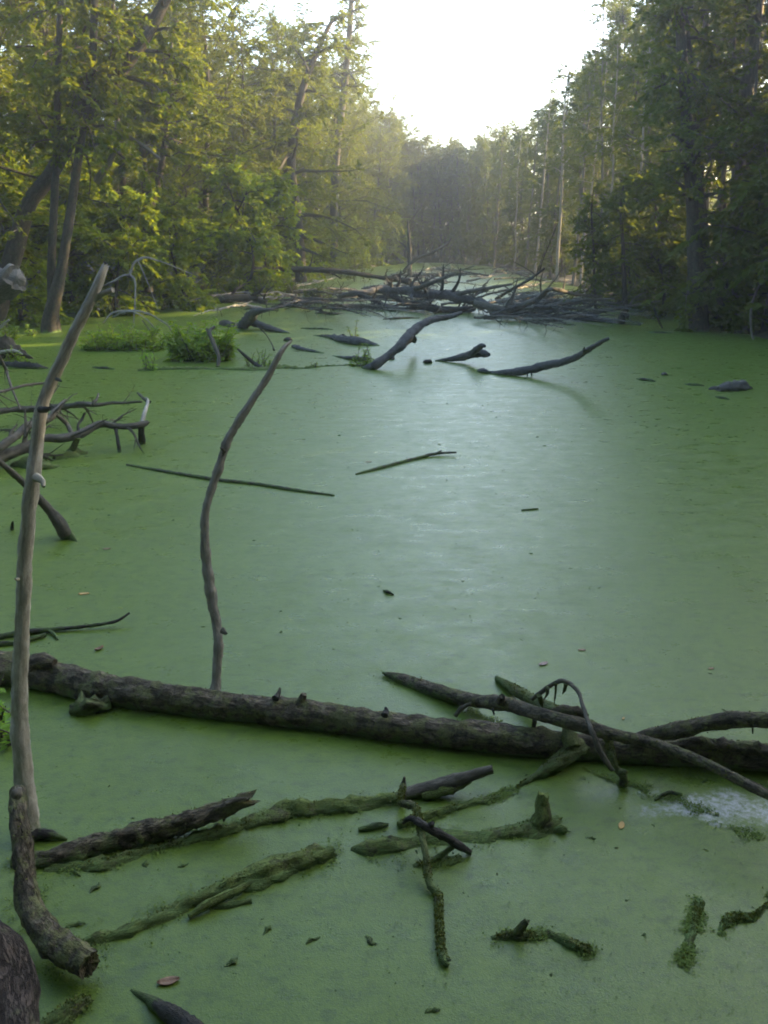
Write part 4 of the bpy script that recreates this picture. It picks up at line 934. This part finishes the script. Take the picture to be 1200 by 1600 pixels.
clump('water_weeds', 'small leafy plant at the foot of the two-stemmed pale tree', 38, 55, 525, 28, 6, .1, .045, 'weed', 'plant', depth=.1, lv=16)
clump('water_weeds', 'bright leaves of a plant at the left edge behind the tall grey pole', -34, 24, 1150, 100, 9, .055, .026, 'bright', 'plant', depth=.12, lv=13, lean=.3)
for x0, x1, yb, hp, lab in ((395, 440, 470, 45, 'pale green plant by the bank at the left end of the fallen crown'), (440, 470, 462, 30, 'small leafy plant between the bank and the fallen crown'), (470, 520, 472, 34, 'loose green plant growing before the mossy fallen trunk'), (540, 582, 440, 60, 'sunlit round bush growing on the fallen crown'), (498, 548, 435, 36, 'low green growth on top of the mossy fallen trunk'), (318, 345, 472, 34, 'light green plant at the foot of the left bank trees')):
    clump('bank_plant', lab, x0, x1, yb, hp, 22, .13, .06, 'leaf', 'plant', depth=.4, lv=28)

# overhanging leafy boughs close to the water on both banks
for k, (px, py, Yd, s, knd, lab) in enumerate((
    (300, 470, 27, 1.2, 'bush', 'rounded bush at the water edge below the forked tree'), (370, 455, 31, 1.5, 'bush', 'wide sunlit bush overhanging the water left of the fallen trunk'),
    (430, 440, 34, 1.35, 'bush', 'sunlit bush just above the mossy fallen trunk'), (180, 480, 24.5, 1.3, 'bush', 'dark bush behind the arching twig on the left bank'),
    (130, 490, 25.5, 1.5, 'bush', 'dark bush between the leaning trunk and the two pale stems'), (20, 500, 22, 1.4, 'bush', 'dark bush beneath the leaning trunk at the left border'),
    (1140, 520, 20.3, 1.5, 'shadebush', 'dark bush overhanging the water beside the twin trunks'), (1195, 530, 19.6, 1.6, 'shadebush', 'dark bush at the right border over the water'),
    (1035, 500, 24.5, 1.25, 'shadebush', 'dark bush at the water edge left of the twin trunks'), (985, 485, 27.5, 1.1, 'shadebush', 'dark bush behind the thin saplings'))):
    p, _ = at(px, py, Y=Yd)
    x = p[0]; g = max(-.05, float(ground_z(x, Yd)))
    plant_tree(knd, k, (x, Yd, g), s, k*1.3, 'bank_bush', lab, 'bush')

# ------------------------------------------------------------------ fallen leaves and bits on the duckweed
def leaf_thing(label, px, py, size, mat, rz, curl=.25, group=None):
    c, t = at(px, py, z=0); L = size*t/FPX; mb = MB(); n = 7; V = []
    for i in range(n):
        u = i/(n-1); wv = .24*L*math.sin(math.pi*min(1, u*.93+.04))**.8
        for j, s_ in enumerate((-1, -.5, 0, .5, 1)):
            V.append(((u-.5)*L, s_*wv, max(.0015, .002 + curl*L*(abs(s_)**2)*.18 + curl*L*.5*((u-.5)**2-.05))))
    V = np.array(V); ca, sa = math.cos(rz), math.sin(rz)
    V = np.stack([V[:, 0]*ca-V[:, 1]*sa, V[:, 0]*sa+V[:, 1]*ca, V[:, 2]], 1) + np.array((c[0], c[1], 0))
    F = [(i*5+j, (i+1)*5+j, (i+1)*5+j+1, i*5+j+1) for i in range(n-1) for j in range(4)]
    mb.add(V, [np.array(F)])
    o = mb.build('fallen_leaf', M[mat], None, (c[0], c[1], 0)); md = o.modifiers.new('thickness', 'SOLIDIFY'); md.thickness = .0012
    tag(o, label, 'leaf', group); return o
leaf_thing('brown curled leaf floating near the bottom left', 263, 1535, 34, 'bleaf', .25, .5)
leaf_thing('small orange-yellow leaf floating in the front right', 971, 1290, 20, 'yleaf', 1.2, .2)
leaf_thing('orange leaf floating near the tall grey pole', 131, 928, 17, 'yleaf', .1, .2)
leaf_thing('pale pinkish leaf floating beyond the arching twig', 849, 1038, 18, 'pleaf', .6, .4)
leaf_thing('reddish leaf floating at the right, farther than the pale one', 909, 1016, 12, 'bleaf', .0, .3)
leaf_thing('tiny orange leaf floating behind the thin pole', 974, 1123, 8, 'yleaf', 1.0, .3)
leaf_thing('dark pointed leaf standing up from the water behind the long log', 155, 1015, 16, 'bleaf', 1.0, .9)
leaf_thing('reddish dead leaf floating left of the bent sapling', 167, 858, 12, 'bleaf', .2, .3)
leaf_thing('dead leaf lying on the lower limb of the left tangle', 176, 657, 12, 'bleaf', -.5, .4)
leaf_thing('small brown leaf floating in mid water by the slim stick', 576, 722, 9, 'bleaf', .0, .3)
leaf_thing('dark leaf floating at the right of the water, in line with the limb', 1111, 1045, 10, 'bleaf', .3, .3)
bits = []
for k in range(5):
    mb = MB(); L = .04; rr_ = np.array([.004, .012, .016, .012, .004]); P = np.array([(-L, 0, .002), (-L*.5, .006, .005), (0, 0, .006), (L*.5, -.005, .005), (L, .004, .001)])
    P += rs.normal(size=P.shape)*.003; P[:, 2] = np.abs(P[:, 2])
    pp, r2 = spline(P, rr_, .008); tube(mb, pp, r2, 9, .9, 60, 50+k, lump=.8, flat=.5); bits.append(mb.mesh('bark_bit', M['dark' if k % 2 else 'soak']))
spots = [(120, 1362, 2.2), (150, 1388, 1.6), (118, 1446, 1.8), (362, 1504, 1.4), (418, 1453, 1.3), (488, 1470, 1.6), (578, 1471, 1.5), (676, 1580, 1.4), (228, 1350, 1.2), (287, 1353, 1.0), (1102, 1220, 1.3), (1050, 1245, 1), (1132, 1110, .8), (725, 1215, .9), (925, 1310, 1.0), (775, 772, .7), (916, 597, 1.2), (720, 553, 1), (820, 592, 1.3), (1045, 668, .9), (700, 632, .8), (585, 604, 1.2)]
for k in range(150):
    y = 560 + 1000*rs.rand()**2.0; spots.append((rs.uniform(60, 1190), y, rs.uniform(.25, .8)*(1.3 if y < 700 else .8)))
for k, (px, py, s) in enumerate(spots):
    c, _ = at(px, py, z=0); o = bpy.data.objects.new('bark_bit', bits[k % 5]); C.objects.link(o)
    o.location = (c[0], c[1], 0); o.rotation_euler = (0, 0, rs.uniform(0, 6.28) if py > 900 else rs.normal()*.5); sz = s*.38*(1 if py > 1000 else 1.5); o.scale = (sz, sz, sz*.8)
    tag(o, 'small dark bit of bark floating on the duckweed', 'bark', 'small dark bits floating on the duckweed')

mb = MB(); nd = 11000
py_ = 470 + 1130*rs.rand(nd)**1.6; px_ = rs.uniform(-20, 1220, nd)
cc = np.array([at(a, b, z=0)[0] for a, b in zip(px_, py_)])
kk = np.array([noise.fractal(Vector((c[0]*.9, c[1]*.9, 3)), 1, 2, 4) for c in cc]) > -.12
kk &= bank_h(cc[:, 0], cc[:, 1]) < -.2
cc = cc[kk]; cc[:, 2] = .004; m_ = len(cc); dd = np.linalg.norm(cc, axis=1)
ax_ = rs.normal(size=(m_, 3)); ax_[:, 2] = 0.05; nm_ = np.array((0, 0, 1.0)) + rs.normal(size=(m_, 3))*.25
Ls = rs.uniform(.004, .016, m_)*np.clip(dd/5, .6, 2.2); leaves(mb, cc, ax_, nm_, Ls, Ls*rs.uniform(.15, .7, m_))
o = mb.build('debris', M['dark'], smooth=False); tag(o, 'fine dark specks of debris scattered on the duckweed', 'debris', None, 'stuff')

# ------------------------------------------------------------------ added veil volume standing in for lens glare
mb = MB()
x0, x1, y0, y1, z0, z1 = -170, 170, -170, 175, -3, 24
v = [(x, y, z) for z in (z0, z1) for (x, y) in ((x0, y0), (x1, y0), (x1, y1), (x0, y1))]
mb.add(v, [np.array([(0, 3, 2, 1), (4, 5, 6, 7), (0, 1, 5, 4), (1, 2, 6, 5), (2, 3, 7, 6), (3, 0, 4, 7)])])
m, n, l = new_mat('glare_veil'); out = n.new('ShaderNodeOutputMaterial'); pv = n.new('ShaderNodeVolumePrincipled')
pv.inputs['Color'].default_value = (.9, .94, .97, 1); pv.inputs['Density'].default_value = .0021; pv.inputs['Anisotropy'].default_value = .68
l.new(pv.outputs[0], out.inputs['Volume'])
hz = mb.build('glare_veil', m, smooth=False); hz['kind'] = 'stuff'; hz['label'] = 'pale veil added over the pond to stand in for lens glare'
